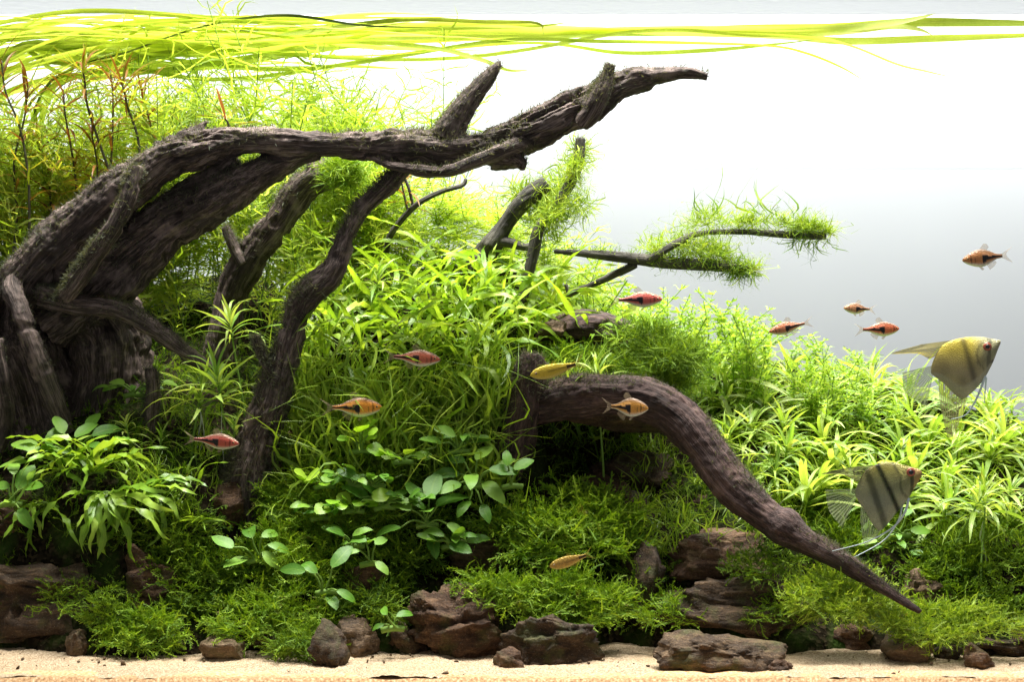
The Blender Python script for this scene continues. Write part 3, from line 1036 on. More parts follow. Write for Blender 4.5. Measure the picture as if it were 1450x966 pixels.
# ---- rosette stem plants (star shaped heads)
ROS = [leafmesh('rosette_leaf', 1.0, w, b, 'lance', 8, 0.3, wv, tw, 0.0, i, sd) for i, (w, b, wv, tw, sd) in enumerate(
    [(.105, 1.1, .15, .3, .08), (.09, 1.5, .2, -.3, -.14), (.115, .8, .12, .2, .15), (.088, 1.9, .25, .4, -.08), (.10, 1.3, .15, -.4, 0.18), (.10, .5, .15, .3, -.15)])]
STEM = {}


def stem_mesh(key, pts, r0, r1, sides=6):
    if key not in STEM:
        c = crom(np.array(pts), 12)
        STEM[key] = np_mesh('stem', *tube(c, np.linspace(r0, r1, 12), sides))
    return STEM[key]


def rosette(px, Y, zoff, L, n, label, group, mat='rosette', seed=0, tilt=None, cat='plant', roots=False, base=None, elev=(75, -5)):
    r = random.Random(seed)
    g = gpt(px, Y) if base is None else np.asarray(base)
    if base is not None:
        gz = float(ground(g[0], g[1]))
        zoff = max(zoff, g[2] + zoff - gz)
        g = np.array([g[0], g[1], min(gz, g[2])])
    t = thing('rosette_plant', label, cat, tuple(g), r.uniform(0, 6.28), group)
    if tilt is not None:
        t.rotation_euler = (tilt[0], tilt[1], r.uniform(0, 6.28))
    else:
        t.rotation_euler = (r.uniform(-.3, .3) + 0.18, r.uniform(-.3, .3), r.uniform(0, 6.28))
    h = zoff
    so = obj('stem', stem_mesh('ros', [(0, 0, -.12), (.02, .01, .3), (0, 0, .7), (0, 0, 1.0)], .016, .012), M['stem_green'], t)
    so.scale = (.07, .07, max(h, 0.008))
    ga = 2.399963
    for i in range(n):
        u = i / (n - 1)
        el = R(elev[0]) * (1 - u) + R(elev[1]) * u + r.uniform(-.14, .14)
        sc = L * (0.60 + 0.45 * min(1, u * 1.6)) * r.uniform(0.8, 1.12)
        zz = h - u * min(h * 0.55, L * 0.45)
        leaf_obj(ROS[r.randrange(len(ROS))], M[mat], t, (0, 0, zz), i * ga + r.uniform(-.25, .25), el, r.uniform(-.2, .2), sc)
    if roots:
        for i in range(3):
            c = crom(np.array([(0, 0, h * .75), (r.uniform(-.004, .004), -.004, h * .55), (r.uniform(-.008, .008), -.006, h * .3), (r.uniform(-.010, .010), -.008, h * .08)]), 10)
            obj('root', np_mesh('root', *tube(c, 0.00035, 4)), M['root_white'], t)
    return t


# ---- fronds for moss
def frond(L, nl, curl, seed):
    r = np.random.default_rng(seed)
    n = 6
    c = crom(np.array([(0, 0, 0), (.35, r.normal(0, .06), .03), (.7, r.normal(0, .12), -curl * .15), (1.0, r.normal(0, .2), -curl * .5)]) * L, n)
    w = 0.026 * L
    V = [c + np.array([0, w, 0]), c - np.array([0, w, 0])]
    v = np.stack(V, 1).reshape(-1, 3)
    i = np.arange(n - 1)[:, None] * 2
    tr = [np.concatenate([i + np.array([[0, 1, 3]]), i + np.array([[0, 3, 2]])])]
    vv, o = [v], len(v)
    cc = crom(c, nl + 2)
    for k_ in range(1, nl + 1):
        for s in (-1, 1):
            l = L * 0.27 * (1 - 0.55 * k_ / nl) * r.uniform(.6, 1.3)
            d = np.array([.75, s * .75, r.normal(0, .35)])
            d /= np.linalg.norm(d)
            b = cc[k_]
            vv.append(np.array([b - [.035 * L, 0, 0], b + d * l * .5 + [.045 * L, 0, 0], b + d * l, b + d * l * .5 - [.045 * L, 0, 0]]))
            tr.append(np.array([[o, o + 1, o + 3], [o + 1, o + 2, o + 3]]))
            o += 4
    return np.concatenate(vv), None, np.concatenate(tr)


FR = [frond(1.0, 6, c_, i) for i, c_ in enumerate((.2, .6, 1.0, .4, .8, -.2))]
# plain curly strands, tapering to a point
def strand(curl, seed, w=0.03, n=6, wig=1.0):
    r = np.random.default_rng(seed)
    c = crom(np.array([(0, 0, 0), (.3, r.normal(0, .1 * wig), .05), (.65, r.normal(0, .2 * wig), r.normal(0, .12 * wig)), (.95, r.normal(0, .35 * wig), -curl * .3)]), n)
    tt = np.linspace(0, 1, n)
    ww = (w * np.clip(.45 + tt * 2.2, 0, 1) * np.clip((1 - tt) * 1.7, .04, 1) ** .8)[:, None] * np.array([[0, 1, 0]])
    v = np.stack([c + ww, c - ww], 1).reshape(-1, 3)
    i = np.arange(n - 1)[:, None] * 2
    return v, None, np.concatenate([i + np.array([[0, 1, 3]]), i + np.array([[0, 3, 2]])])


SR = [strand(c_, 20 + i, .034, 8, 2.0) for i, c_ in enumerate((.2, .8, 1.2, .5, 1.5, 0., -.5, 2.0))]
GB = [strand(c_, 40 + i, 0.016 + .006 * (i % 3), 8) for i, c_ in enumerate((.1, .4, .6, .2, .9, 1.3))]


def moss_cloud(name, label, pos, dirs, L, mat, tm=FR, cat='moss'):
    sc = L * nrg.uniform(0.5, 1.25, len(pos))
    v, q, t = scatter(tm, pos, dirmats(dirs), sc)
    o = obj(name, np_mesh(name, v, q, t), M[mat])
    return tag(o, label, cat, kind='stuff')


def moss_dome(label, px, py, rx, ry, Y, n, Lpx, mat='moss', depth=0.05, tm=FR, name='moss_cushion', droop=0.1, power=1.0):
    """cushion made of overlapping lumps with dark gaps between them"""
    nl = max(5, int(n / 130))
    k_ = nrg.normal(0, 1, (nl, 3))
    k_ /= np.linalg.norm(k_, axis=1, keepdims=True)
    k_ *= nrg.uniform(.25, .92, (nl, 1))
    k_[:, 1] = -np.abs(k_[:, 1])
    size = nrg.uniform(.16, .42, nl)
    wgt = size ** 1.6
    li = nrg.choice(nl, n, p=wgt / wgt.sum())
    u = nrg.normal(0, 1, (n, 3))
    u[:, 2] += .35
    u[:, 1] -= .35
    u /= np.linalg.norm(u, axis=1, keepdims=True)
    rad = nrg.uniform(.2, 1.0, (n, 1)) ** .6
    s = np.array([S(rx, Y), depth, S(ry, Y)])
    m_ = np.array([S(rx, Y) ** .5 * S(ry, Y) ** .5] * 3)
    pos = P(px, py, Y) + k_[li] * s + u * size[li][:, None] * rad * m_ * np.array([1.25, 1.0, .75])
    dirs = u * np.array([1.1, .8, .5]) + nrg.normal(0, .5, (n, 3)) + np.array([0, -.2, .12 - droop])
    return moss_cloud(name, label, pos, dirs, S(Lpx, Y), mat, tm)


def moss_pad(label, px, py, rx, ry, Y, n, Lpx, mat='moss', slope=0.00055, name='moss_cushion', bulge=.014, tm=FR, lift=.25):
    """feathery mat lying on the slope: rows higher in view lie further back"""
    sd = px * .013
    n = int(n * .62)
    Lpx = Lpx * 1.22
    a = nrg.uniform(0, 6.283, n)
    rr = nrg.random(n) ** .5
    edge = 1 + .28 * vn(np.stack([np.cos(a) * 1.6 + sd, np.sin(a) * 1.6, a * 0], -1)) + .12 * vn(np.stack([np.cos(a) * 5 + sd, np.sin(a) * 5, a * 0], -1))
    x_ = px + rx * rr * edge * np.cos(a)
    y_ = py - ry * rr * edge * np.sin(a)
    lump = fbm(np.stack([x_ / 26. + sd, y_ / 17., x_ * 0], -1), 2)
    ok = (vn(np.stack([x_ / 19. + sd * 3, y_ / 12., x_ * 0 + 7], -1)) > -.38) | (nrg.random(n) < .12)
    x_, y_, rr, a, lump = x_[ok], y_[ok], rr[ok], a[ok], lump[ok]
    n = len(x_)
    Yp = Y + (py - y_) * slope - bulge * (1 - rr ** 2) - .010 * lump + nrg.uniform(0, .012, n)
    Yp = np.minimum(Yp, hits(x_, y_) - .002 + nrg.uniform(-.004, .004, n))
    d = Yp + D
    pos = np.stack([(x_ - 725) / F * d, Yp, (483 - y_) / F * d], -1)
    pos[:, 2] = np.maximum(pos[:, 2], FLOOR + .001)
    dirs = nrg.normal(0, 1, (n, 3)) * np.array([1.0, .55, .40]) + np.array([0, -.25, lift]) + (np.stack([np.cos(a), a * 0, np.sin(a)], -1) * (rr ** 3)[:, None] * .5)
    return moss_cloud(name, label, pos, dirs, S(Lpx, Y), mat, tm)


def moss_line(label, pts, Y, n, rad, Lpx, mat, tm=SR, up=0.3, name='moss_tuft'):
    c = crom(np.array([[*P(p[0], p[1], Y), S(p[2] if len(p) > 2 else rad, Y)] for p in pts]), 60)
    wg = np.clip(vn(np.stack([np.arange(60) * .16, np.full(60, pts[0][0] * .37), np.zeros(60)], -1)) + .75, .08, 2) * (.4 + c[:, 3] / c[:, 3].max())
    i = nrg.choice(60, n, p=wg / wg.sum())
    u = nrg.normal(0, 1, (n, 3))
    u /= np.linalg.norm(u, axis=1, keepdims=True)
    pos = c[i, :3] + u * c[i, 3:4] * nrg.uniform(0, 1, (n, 1)) * np.array([1, 1, .8])
    dirs = u + nrg.normal(0, .5, (n, 3)) + np.array([0, 0, up])
    return moss_cloud(name, label, pos, dirs, S(Lpx, Y), mat, tm)


# ---- grass-like ribbon plants floating along the water surface
def ribbon(name, pts, W, roll, nseg=46, seed=0):
    r = random.Random(seed)
    c = crom(np.array(pts), nseg + 1)
    t = np.gradient(c, axis=0)
    t /= np.linalg.norm(t, axis=1, keepdims=True)
    u = np.linspace(0, 1, nseg + 1)
    ph = r.uniform(0, 6.28)
    upv = np.array([0, 0, 1.0])
    side = np.cross(t, upv)
    side /= np.linalg.norm(side, axis=1, keepdims=True) + 1e-6
    up2 = np.cross(side, t)
    a = roll + 0.5 * np.sin(u * 9 + ph)
    sd = side * np.cos(a)[:, None] + up2 * np.sin(a)[:, None]
    nn = np.cross(t, sd)
    w = W / 2 * np.clip((1 - u) * 4.5, 0.05, 1) ** .8
    V = np.stack([c - sd * w[:, None] + nn * w[:, None] * .2, c, c + sd * w[:, None] + nn * w[:, None] * .2], 1).reshape(-1, 3)
    i = np.arange(nseg)[:, None] * 3
    q = np.concatenate([i + np.array([[0, 1, 4, 3]]), i + np.array([[1, 2, 5, 4]])])
    me = np_mesh(name, V, q)
    set_attr(me, 'leafuv', np.stack([np.repeat(u, 3), np.tile([-1, 0, 1], nseg + 1), np.zeros(3 * (nseg + 1))], -1))
    return me


def surf_y(Y, zd):
    """photograph row of a point zd below the surface at depth Y"""
    return 483 - (VT - zd) / (Y + D) * F


VL = 'ribbon-leaved plant at left, its yellow-green leaves streaming along the water surface'
VG = 'ribbon-leaved plants at the surface'
for pi in range(9):
    Yb = rng.uniform(.40, .50)
    pxb = rng.uniform(-330, 40) if pi < 7 else rng.uniform(-420, -200)
    g = gpt(pxb, Yb)
    t = thing('ribbon_plant', VL, 'plant', tuple(g), 0, VG)
    for k_ in range(10):
        Yl = rng.uniform(.43, .53)
        xe = P(rng.choice([rng.uniform(250, 560), rng.uniform(450, 760), rng.uniform(520, 860)]), 0, Yl)[0]
        d0 = rng.uniform(-.006, .020) if rng.random() < .66 else rng.uniform(.012, .044)
        z0 = VT - d0
        x0 = g[0] + rng.uniform(.06, .18)
        xs = [x0 + (xe - x0) * f for f in (0, .25, .5, .75, 1)]
        pts = [(g[0], Yb, g[2]), (g[0] + .01, Yb, g[2] + .12), (g[0] + .03, (Yb + Yl) / 2, (g[2] + z0) / 2 + .09)]
        for f, xx in zip((0, .25, .5, .75, 1), xs):
            dz = rng.uniform(-.006, .009) - (0.03 if f == 0 else 0)
            if f == 1 and rng.random() < .3:
                dz -= rng.uniform(.004, .02)
            pts.append((xx, Yl + rng.uniform(-.012, .012), min(z0 + dz, VT + .012)))
        me = ribbon('leaf', pts, rng.uniform(.0028, .0054), rng.uniform(.1, .9), seed=pi * 50 + k_)
        o = obj('leaf', me, M['val'] if rng.random() < .96 else M['val_dark'], t)
        off(o)

# the few long leaves that reach out to the right
g = gpt(-60, .45)
t = thing('ribbon_plant', 'ribbon-leaved plant whose few longest leaves reach across the open water to the right edge', 'plant', tuple(g), 0, VG)
LONG = [
    ([(500, 40), (760, 42), (900, 44), (1060, 38), (1180, 37), (1290, 31), (1400, 32), (1500, 33), (1600, 34)], .47, .0075, 'val'),
    ([(520, 60), (760, 50), (900, 46), (1030, 48), (1120, 52), (1200, 58), (1320, 54), (1430, 50), (1540, 46), (1640, 44)], .47, .006, 'val'),
    ([(560, 52), (800, 44), (960, 40), (1100, 41), (1200, 39), (1270, 31), (1305, 24), (1324, 19)], .46, .006, 'val'),
    ([(600, 35), (820, 40), (980, 46), (1110, 47), (1190, 44), (1260, 37), (1300, 41), (1322, 50)], .465, .006, 'val'),
    ([(700, 58), (850, 58), (980, 60), (1090, 64), (1140, 74), (1190, 94), (1227, 116)], .455, .0035, 'val'),
    ([(900, 44), (1050, 48), (1150, 53), (1205, 64), (1270, 90), (1310, 100), (1352, 110)], .45, .0034, 'val'),
    ([(600, 72), (760, 60), (880, 74), (1000, 71), (1090, 63), (1160, 55)], .47, .004, 'val'),
    ([(420, 70), (560, 40), (700, 32), (760, 36), (815, 30)], .45, .004, 'val'),
    ([(400, 50), (560, 28), (690, 30), (760, 32), (770, 48)], .44, .004, 'val_dark'),
    ([(450, 60), (600, 66), (680, 84), (720, 99), (757, 98)], .42, .004, 'val'),
]
for k_, (pl, Yl, W, mt) in enumerate(LONG):
    pts = [P(px, max(py, 18), Yl + rng.uniform(-.004, .004)) for px, py in pl]
    st = P(pl[0][0] - 300, pl[0][1] + 40, .46)
    pts = [g, g + np.array([.02, 0, .15]), (g + np.array([.06, 0, .30])), st] + pts
    for p_ in pts:
        p_[2] = min(p_[2], SURF - .004)
    off(obj('leaf', ribbon('leaf', pts, W * (1.35 if k_ < 4 else 1.2), 1.1 + .25 * math.sin(k_), 90, 900 + k_), M[mt], t))


# ---- fine needle-leaved stem plants filling the background
def needle_templates(n, H, nodes, per, ll, lw, spread=.9, branch=3, seed=0):
    r = np.random.default_rng(seed)
    axes = []
    c = crom(np.array([(0, 0, 0), (r.normal(0, .05), r.normal(0, .03), .35), (r.normal(0, .09), r.normal(0, .05), .7), (r.normal(0, .13), r.normal(0, .06), 1.0)]) * H, 40)
    axes.append(c)
    for b in range(branch):
        i = r.integers(6, 30)
        d = np.array([r.normal(0, .6), r.normal(0, .35), 1.0])
        d /= np.linalg.norm(d)
        l = H * r.uniform(.2, .5)
        c0 = c[i]
        axes.append(crom(np.array([c0, c0 + d * l * .4 + [0, 0, -.01], c0 + d * l + np.array([r.normal(0, .02), 0, 0])]), 20))
    stem = join([tube(a, np.linspace(.0009, .0005, len(a)), 4, False) for a in axes])
    pos, dr, sc = [], [], []
    for a in axes:
        m = max(4, int(nodes * len(a) / 40))
        tt = np.gradient(a, axis=0)
        for j in range(m):
            i = int(1 + (len(a) - 2) * (j + .5) / m)
            ph = r.uniform(0, 6.28)
            for q_ in range(per):
                an = ph + q_ * 6.283 / per + r.normal(0, .3)
                up = tt[i] / np.linalg.norm(tt[i])
                d = np.array([math.cos(an), math.sin(an), 0]) * spread + up * r.uniform(.1, .95)
                pos.append(a[i]); dr.append(d); sc.append(ll * r.uniform(.6, 1.25))
    tm = [strand(c_, 60 + i, lw / 2 / ll, 6) for i, c_ in enumerate((.1, .5, .9, -.2, .4))]
    v, q, t = scatter(tm, np.array(pos), dirmats(np.array(dr)), np.array(sc))
    return np_mesh('stem', *stem), np_mesh('foliage', v, q, t)


NEED = [needle_templates(0, .30, 27, 4, .030, .0024, .9, 5, 100 + i) for i in range(6)]
BROAD = [needle_templates(0, .30, 24, 4, .038, .0034, .85, 4, 190 + i) for i in range(5)]
SPARSE = [needle_templates(0, .30, 18, 3, .040, .0022, 1.0, 4, 130 + i) for i in range(4)]
SMALL = [needle_templates(0, .12, 18, 4, .010, .0030, 1.1, 3, 160 + i) for i in range(6)]


def stem_plant(px, Y, top_py, tm, label, group, mat, name='stem_plant', lean=None, seed=0, H=.30):
    r = random.Random(seed)
    g = gpt(px, Y)
    topz = P(px, top_py, Y)[2]
    s = max(.25, (topz - g[2]) / H)
    t = thing(name, label, 'plant', tuple(g), 0, group)
    t.rotation_euler = (r.uniform(-.06, .06), lean if lean is not None else r.uniform(-.18, .18), r.uniform(0, 6.28))
    a, b = tm[r.randrange(len(tm))]
    for nm, me, mm, kd in (('stem', a, M['stem_green'], None), ('foliage', b, M[mat], 'stuff')):
        o = obj(nm, me, mm, t, kind=kd)
        o.scale = (max(.75, min(1.15, s)), max(.75, min(1.15, s)), s)
    return t


def NLB(px):
    w = ('between the left edge and the ridge of the log' if px < 200 else 'behind the bend of the log' if px < 330 else
         'behind the shaded back branch' if px < 450 else 'behind the leaning branch')
    return 'fine needle-leaved yellow-green stem plant ' + w


NG = 'needle-leaved thicket'
k_ = 0
for i in range(18):
    px = -80 + i * 19 + rng.uniform(-9, 9)
    stem_plant(px, rng.uniform(.36, .45), np.interp(px, [-60, 100, 280], [150, 165, 205]) + rng.uniform(-20, 60), BROAD, 'narrow-leaved olive-green stem plant ' + ('at the left edge above the log base' if px < 60 else 'among the red-leaved stems' if px < 190 else 'just behind the bend of the log'), 'olive thicket at the upper left', 'needle_olive' if i % 3 else 'needle', 'narrow_leaved_plant', seed=700 + i)
for i in range(54):
    px = -60 + i * 11.8 + rng.uniform(-8, 8)
    Y = rng.uniform(.37, .52)
    top = np.interp(px, [-60, 60, 250, 330, 430, 500, 580], [120, 130, 140, 130, 145, 160, 200]) + rng.uniform(-25, 90)
    stem_plant(px, Y, top, NEED, NLB(px), NG, 'needle', 'needle_plant', seed=i)
for i in range(40):
    px = 150 + i * 12 + rng.uniform(-10, 10)
    top = np.interp(px, [250, 450, 630], [88, 82, 125]) + rng.uniform(-15, 40)
    stem_plant(px, rng.uniform(.42, .52), top, SPARSE, NLB(px).replace('fine needle-leaved', 'tall thin airy'), NG, 'needle', 'needle_plant', lean=rng.uniform(-.1, .3), seed=200 + i)
for i in range(34):
    px = 500 + i * 11 + rng.uniform(-10, 10)
    top = np.interp(px, [500, 620, 700, 780, 880], [250, 260, 275, 315, 360]) + rng.uniform(-15, 60)
    stem_plant(px, rng.uniform(.36, .50), top, NEED, 'fine needle-leaved pale green stem plant behind the forked branch in the middle', 'pale stem plants behind the centre', 'needle', 'needle_plant', seed=300 + i)

def SML(px):
    w = ('under the level branch' if px < 890 else 'behind the dense moss heap' if px < 1010 else 'above the bend of the arched root' if px < 1120 else 'at its low right end')
    return 'light green tiny-leaved stem plant in the bushy bank, ' + w


for i in range(120):
    px = rng.uniform(780, 1260)
    Y = rng.uniform(.33, .50)
    top = np.interp(px, [780, 880, 960, 1050, 1120, 1200, 1300], [390, 400, 405, 435, 455, 490, 540]) + (Y < .42) * 25 + rng.uniform(-8, 40)
    stem_plant(px, Y, top, SMALL, SML(px), 'tiny-leaved bank', 'small', 'bushy_stem_plant', seed=400 + i, H=.12)


# ---- reddish stems at the upper left
RED = [leafmesh('leaf', 1.0, .085, b, 'lance', 7, .25, .15, .2, 0, 70 + i, sd) for i, (b, sd) in enumerate([(.5, .05), (.9, -.1), (-.3, .1), (1.2, 0)])]
REDS = [  # stem points (px, py), colour, label
    ([(42, 330), (40, 250), (28, 180), (8, 130), (2, 85)], .33, 'leftmost red-leaved stem, arching against the left edge'),
    ([(158, 250), (140, 200), (124, 150), (120, 115), (117, 95)], .34, 'red-leaved stem with a long bare dark stalk rising left of the log'),
    ([(199, 226), (194, 190), (182, 155), (176, 130), (172, 118)], .34, 'red-leaved stem standing just behind the raised ridge of the log'),
    ([(112, 330), (108, 260), (100, 205), (92, 160), (90, 130)], .36, 'red-leaved stem between the two bare-stalked ones and the left edge'),
    ([(330, 195), (325, 182), (322, 172), (318, 168)], .27, 'short red-tipped sprig standing on top of the log'),
    ([(70, 330), (72, 290), (66, 240), (52, 200)], .37, 'olive-red stem low in the thicket above the log base'),
    ([(578, 300), (572, 275), (568, 255)], .34, 'small orange-tipped sprig hanging under the middle of the log'),
    ([(18, 370), (24, 300), (20, 230), (34, 170), (40, 120)], .35, 'red-leaved stem second from the left edge, partly behind the leftmost'),
    ([(232, 250), (222, 215), (214, 180), (206, 150), (200, 132)], .37, 'small red-leaved stem furthest right of the upper left group'),
    ([(140, 360), (132, 300), (138, 240), (130, 190)], .35, 'red-olive stem low behind the ridge of the log'),
    ([(160, 330), (152, 280), (158, 220), (160, 140), (156, 100)], .39, 'tall thin red-leaved stem reaching highest near the surface at left'),
]
for si, (pl, Y, lb) in enumerate(REDS):
    c = crom(np.array([P(px, py, Y) for px, py in pl]), 30)
    t = thing('red_stem_plant', lb, 'plant', tuple(c[0]), 0, 'red-leaved stems')
    off(obj('stem', np_mesh('stem', *tube(c, np.linspace(.0015, .0008, 30), 6)), M['stem_dark'], t))
    r = random.Random(si + 5)
    nn_ = 44 if len(pl) > 3 and si != 4 else 12
    tt = np.gradient(c, axis=0)
    for j in range(nn_):
        u = 1 - (j / nn_) ** 1.1 * (0.95 if si not in (1, 2) else .7)
        i = int(29 * u)
        up = tt[i] / np.linalg.norm(tt[i])
        az = j * 2.4 + r.uniform(-.4, .4)
        el = (r.uniform(.5, 1.35) if u > .85 else r.uniform(-.2, .9))
        leaf_obj(RED[r.randrange(4)], M['red'] if (u > .80 or r.random() < .3) else M['olive'], t, Vector(c[i]) - Vector(c[0]), az, el, 0, S(r.uniform(36, 66), Y))

# ---- ferns with strap leaves: the tangled mid-ground bank
FERN = [leafmesh('leaf', 1.0, w, b, 'strap', 10, .15, wv, tw, 0, 80 + i, sd, 2.2) for i, (w, b, wv, tw, sd) in enumerate(
    [(.068, 1.3, 1.3, .9, .25), (.055, 2.1, 1.6, -.9, -.35), (.072, .9, 1.2, .8, .4), (.06, 2.7, 1.4, 1.3, -.3), (.05, .5, 1.7, -.9, .35), (.066, 1.7, 1.7, 1.5, -.2)])]
BIGF = [leafmesh('leaf', 1.0, w, b, 'strap', 14, .12, wv, tw, 0, 180 + i, sd, 3.2) for i, (w, b, wv, tw, sd) in enumerate(
    [(.105, 1.3, .9, .5, .15), (.095, 2.0, 1.1, -.5, -.25), (.11, .8, .9, .5, .3), (.09, 2.4, 1.0, .8, -.2), (.10, 1.6, 1.1, -.6, .25)])]


def fern(base, n, Lpx, label, group, mat='fern', seed=0, az0=None, azs=3.14, el=(80, 0), name='strap_fern', L=(0.6, 1.15), meshes=None):
    r = random.Random(seed)
    t = thing(name, label, 'plant', tuple(base), 0, group)
    c = crom(np.array([(-.012, 0, 0), (0, 0, .003), (.012, .003, .001)]), 8)
    obj('rhizome', np_mesh('rhizome', *tube(c * .6, .0012, 6)), M['stem_green'], t)
    Lm = S(Lpx, base[1])
    for i in range(n):
        az = r.uniform(-azs, azs) + (az0 if az0 is not None else 0)
        e = R(r.uniform(el[1], el[0]))
        ml = meshes or FERN
        leaf_obj(ml[r.randrange(len(ml))], M[mat], t, (r.uniform(-.010, .010), r.uniform(-.006, .006), .002), az, e, r.uniform(-.5, .5), Lm * r.uniform(*L))
    return t


def FL(px, py):
    w = 'beside the leaning branch' if px < 550 else 'above the dull red fish' if px < 650 else 'beside the upright twig'
    return 'strap-leaved bright green fern %s on the tangled bank, %s' % ('high' if py < 450 else 'low' if py > 490 else 'midway', w)


for i, (px, py, Y) in enumerate([(480, 470, .26), (520, 500, .25), (545, 455, .28), (580, 485, .26), (610, 450, .28), (640, 495, .255), (660, 450, .28), (690, 490, .26), (720, 460, .27), (745, 495, .25),
                                 (560, 420, .31), (620, 400, .32), (680, 415, .31), (500, 430, .3), (780, 440, .28), (840, 500, .245), (660, 540, .24), (720, 430, .31), (470, 520, .25), (590, 530, .245)]):
    b = P(px, py, min(hit(px, py)[1] - .004, Y + .03))
    fern(b, 25, 126, FL(px, py), 'tangled ferns', seed=i)

# stalks under the fern bank so nothing hangs free: soft grass filling the slope
GL = 'tuft of thin green grass below the ferns'


def tuft(px, py, Y, n, Lpx, label, group, mat='grass', spread=.6, up=1.0, name='grass_tuft', w=None):
    b = hit(px, py) if Y is None else P(px, py, Y)
    pos = b + nrg.normal(0, 1, (n, 3)) * np.array([S(14, b[1]), .010, .003])
    dirs = nrg.normal(0, spread, (n, 3)) + np.array([0, -.05, up])
    v, q, t = scatter(GB, pos, dirmats(dirs), S(Lpx, b[1]) * nrg.uniform(.5, 1.2, n))
    o = obj(name, np_mesh(name, v, q, t), M[mat])
    tag(o, label, 'grass', group)
    return o


for i in range(64):
    px = rng.uniform(415, 700)
    py = rng.uniform(520, 690)
    tuft(px, py + 25, None, 34, 100, GL + (', near the leaning branch' if px < 510 else ', around the orange fish' if px < 600 else ', near the upright stub'), 'grass tufts on the slope', 'grass', .5)
for i in range(40):
    px = rng.uniform(860, 1450)
    py = rng.uniform(600, 780)
    tuft(px, py + 20, None, 40, 50, 'tuft of short grass-like shoots filling gaps below the star-shaped plants', 'undergrowth at right', 'grass', .6)
for i in range(22):
    px = rng.uniform(190, 470)
    py = rng.uniform(560, 700)
    tuft(px, py + 20, None, 32, 48, 'dim tuft of grassy shoots in shade around the foot of the leaning branch', 'grassy shoots in the shade', 'grass', .6)
for i in range(10):
    tuft(rng.uniform(760, 980), rng.uniform(600, 690), None, 14, 60, 'sparse dark grass blades in the cave under the arched root', 'grass in the cave', 'grass', .5)
for i in range(9):
    tuft(rng.uniform(790, 900), 545 + rng.uniform(-6, 6), .22, 9, 52, 'few bright grass blades growing behind the top of the arched root', 'grass behind the arched root', 'small', .4)

# ---- star-shaped plants at right
def RL(px, Y):
    a_ = 'back' if Y > .38 else 'middle' if Y > .30 else 'front'
    w = 'next to the arched root' if px < 1130 else 'behind the striped angelfish' if px < 1290 else 'near the right edge'
    return 'bright green star-shaped plant in the %s of the dense bed, %s' % (a_, w)


RGp = 'star-shaped plants at right'
i = 0
rows = [(.44, 470, 1040, 1440, 7), (.40, 0, 1010, 1470, 9), (.36, 0, 1000, 1480, 10), (.32, 0, 1000, 1480, 10), (.28, 0, 1020, 1470, 9), (.245, 0, 1070, 1460, 8), (.215, 0, 1130, 1460, 6)]
tops = {.44: (1040, 500, 1460, 600), .40: (1000, 520, 1470, 590), .36: (1000, 545, 1480, 610), .32: (1000, 590, 1480, 640), .28: (1020, 630, 1470, 670), .245: (1070, 660, 1460, 700), .215: (1130, 690, 1460, 740)}
for Y, _, xa, xb, n in rows:
    for j in range(n):
        px = xa + (xb - xa) * (j + .5) / n + rng.uniform(-16, 16)
        Yj = Y + rng.uniform(-.015, .015)
        a = tops[Y]
        tp = np.interp(px, [a[0], a[2]], [a[1], a[3]]) + rng.uniform(-15, 18)
        g = gpt(px, Yj)
        h = max(.012, P(px, tp, Yj)[2] - g[2])
        rosette(px, Yj, h, S(rng.choice([rng.uniform(58, 80), rng.uniform(80, 112)]), Yj), rng.randint(18, 25), RL(px, Y), RGp, 'rosette' if rng.random() < .85 else 'rosette_deep', seed=1000 + i)
        i += 1
rosette(1395, .13, S(95, .13), S(78, .13), 22, 'star-shaped plant nearest the front at far right, pale roots hanging below', 'star-shaped plants at right', 'rosette', 1100, base=P(1390, 790, .13), roots=True)
rosette(1330, .16, S(75, .16), S(70, .16), 20, 'low star-shaped plant just right of the striped angelfish', 'star-shaped plants at right', 'rosette', 1101, base=P(1345, 760, .16))

# star-shaped plants elsewhere
for (px, py, Y, Lp, hp, n, mt, lb, rt) in [
    (335, 530, .20, 86, 34, 26, 'rosette_deep', 'star-shaped plant with hanging pale roots, left of the leaning branch', True),
    (272, 550, .195, 84, 44, 26, 'rosette_deep', 'star-shaped plant with curved leaves in front of the log root', True),
    (350, 450, .28, 66, 22, 20, 'rosette_deep', 'star-shaped plant in front of the shaded back branch', False),
    (325, 600, .2, 50, 30, 14, 'rosette_deep', 'low star-shaped plant against the foot of the leaning branch', False),
    (185, 600, .2, 40, 22, 18, 'bronze', 'small pale straw-coloured rosette in the shade below the log', False),
    (225, 620, .195, 42, 18, 12, 'fern', 'small yellowish rosette left of the red fish', False),
    (530, 388, .285, 58, 12, 24, 'rosette', 'pale yellow-green star-shaped head right of the leaning branch', False),
    (655, 610, .2, 48, 40, 12, 'fern', 'upright leafy sprig below the brown rock at centre', False),
    (690, 585, .205, 46, 30, 12, 'fern', 'leafy sprig standing against the upright stub', False),
    (855, 520, .225, 60, 10, 12, 'rosette', 'long-leaved rosette behind the yellow fish and arched root', False),
    (440, 470, .27, 50, 10, 14, 'rosette_deep', 'star-shaped plant directly right of the leaning branch middle', False),
]:
    rosette(px, Y, S(hp, Y), S(Lp, Y), n, lb, None, mt, int(px), base=P(px, py + hp, Y), roots=rt, tilt=(.15, 0), elev=(80, 5))

# ---- round-leaved plants
OV = [leafmesh('leaf', 1.0, w, b, 'oval', 9, .16, .06, tw, 0, 90 + i, sd) for i, (w, b, tw, sd) in enumerate([(.56, .55, .1, .03), (.52, .9, -.2, -.05), (.60, .25, .2, 0), (.48, 1.1, .1, .06)])]


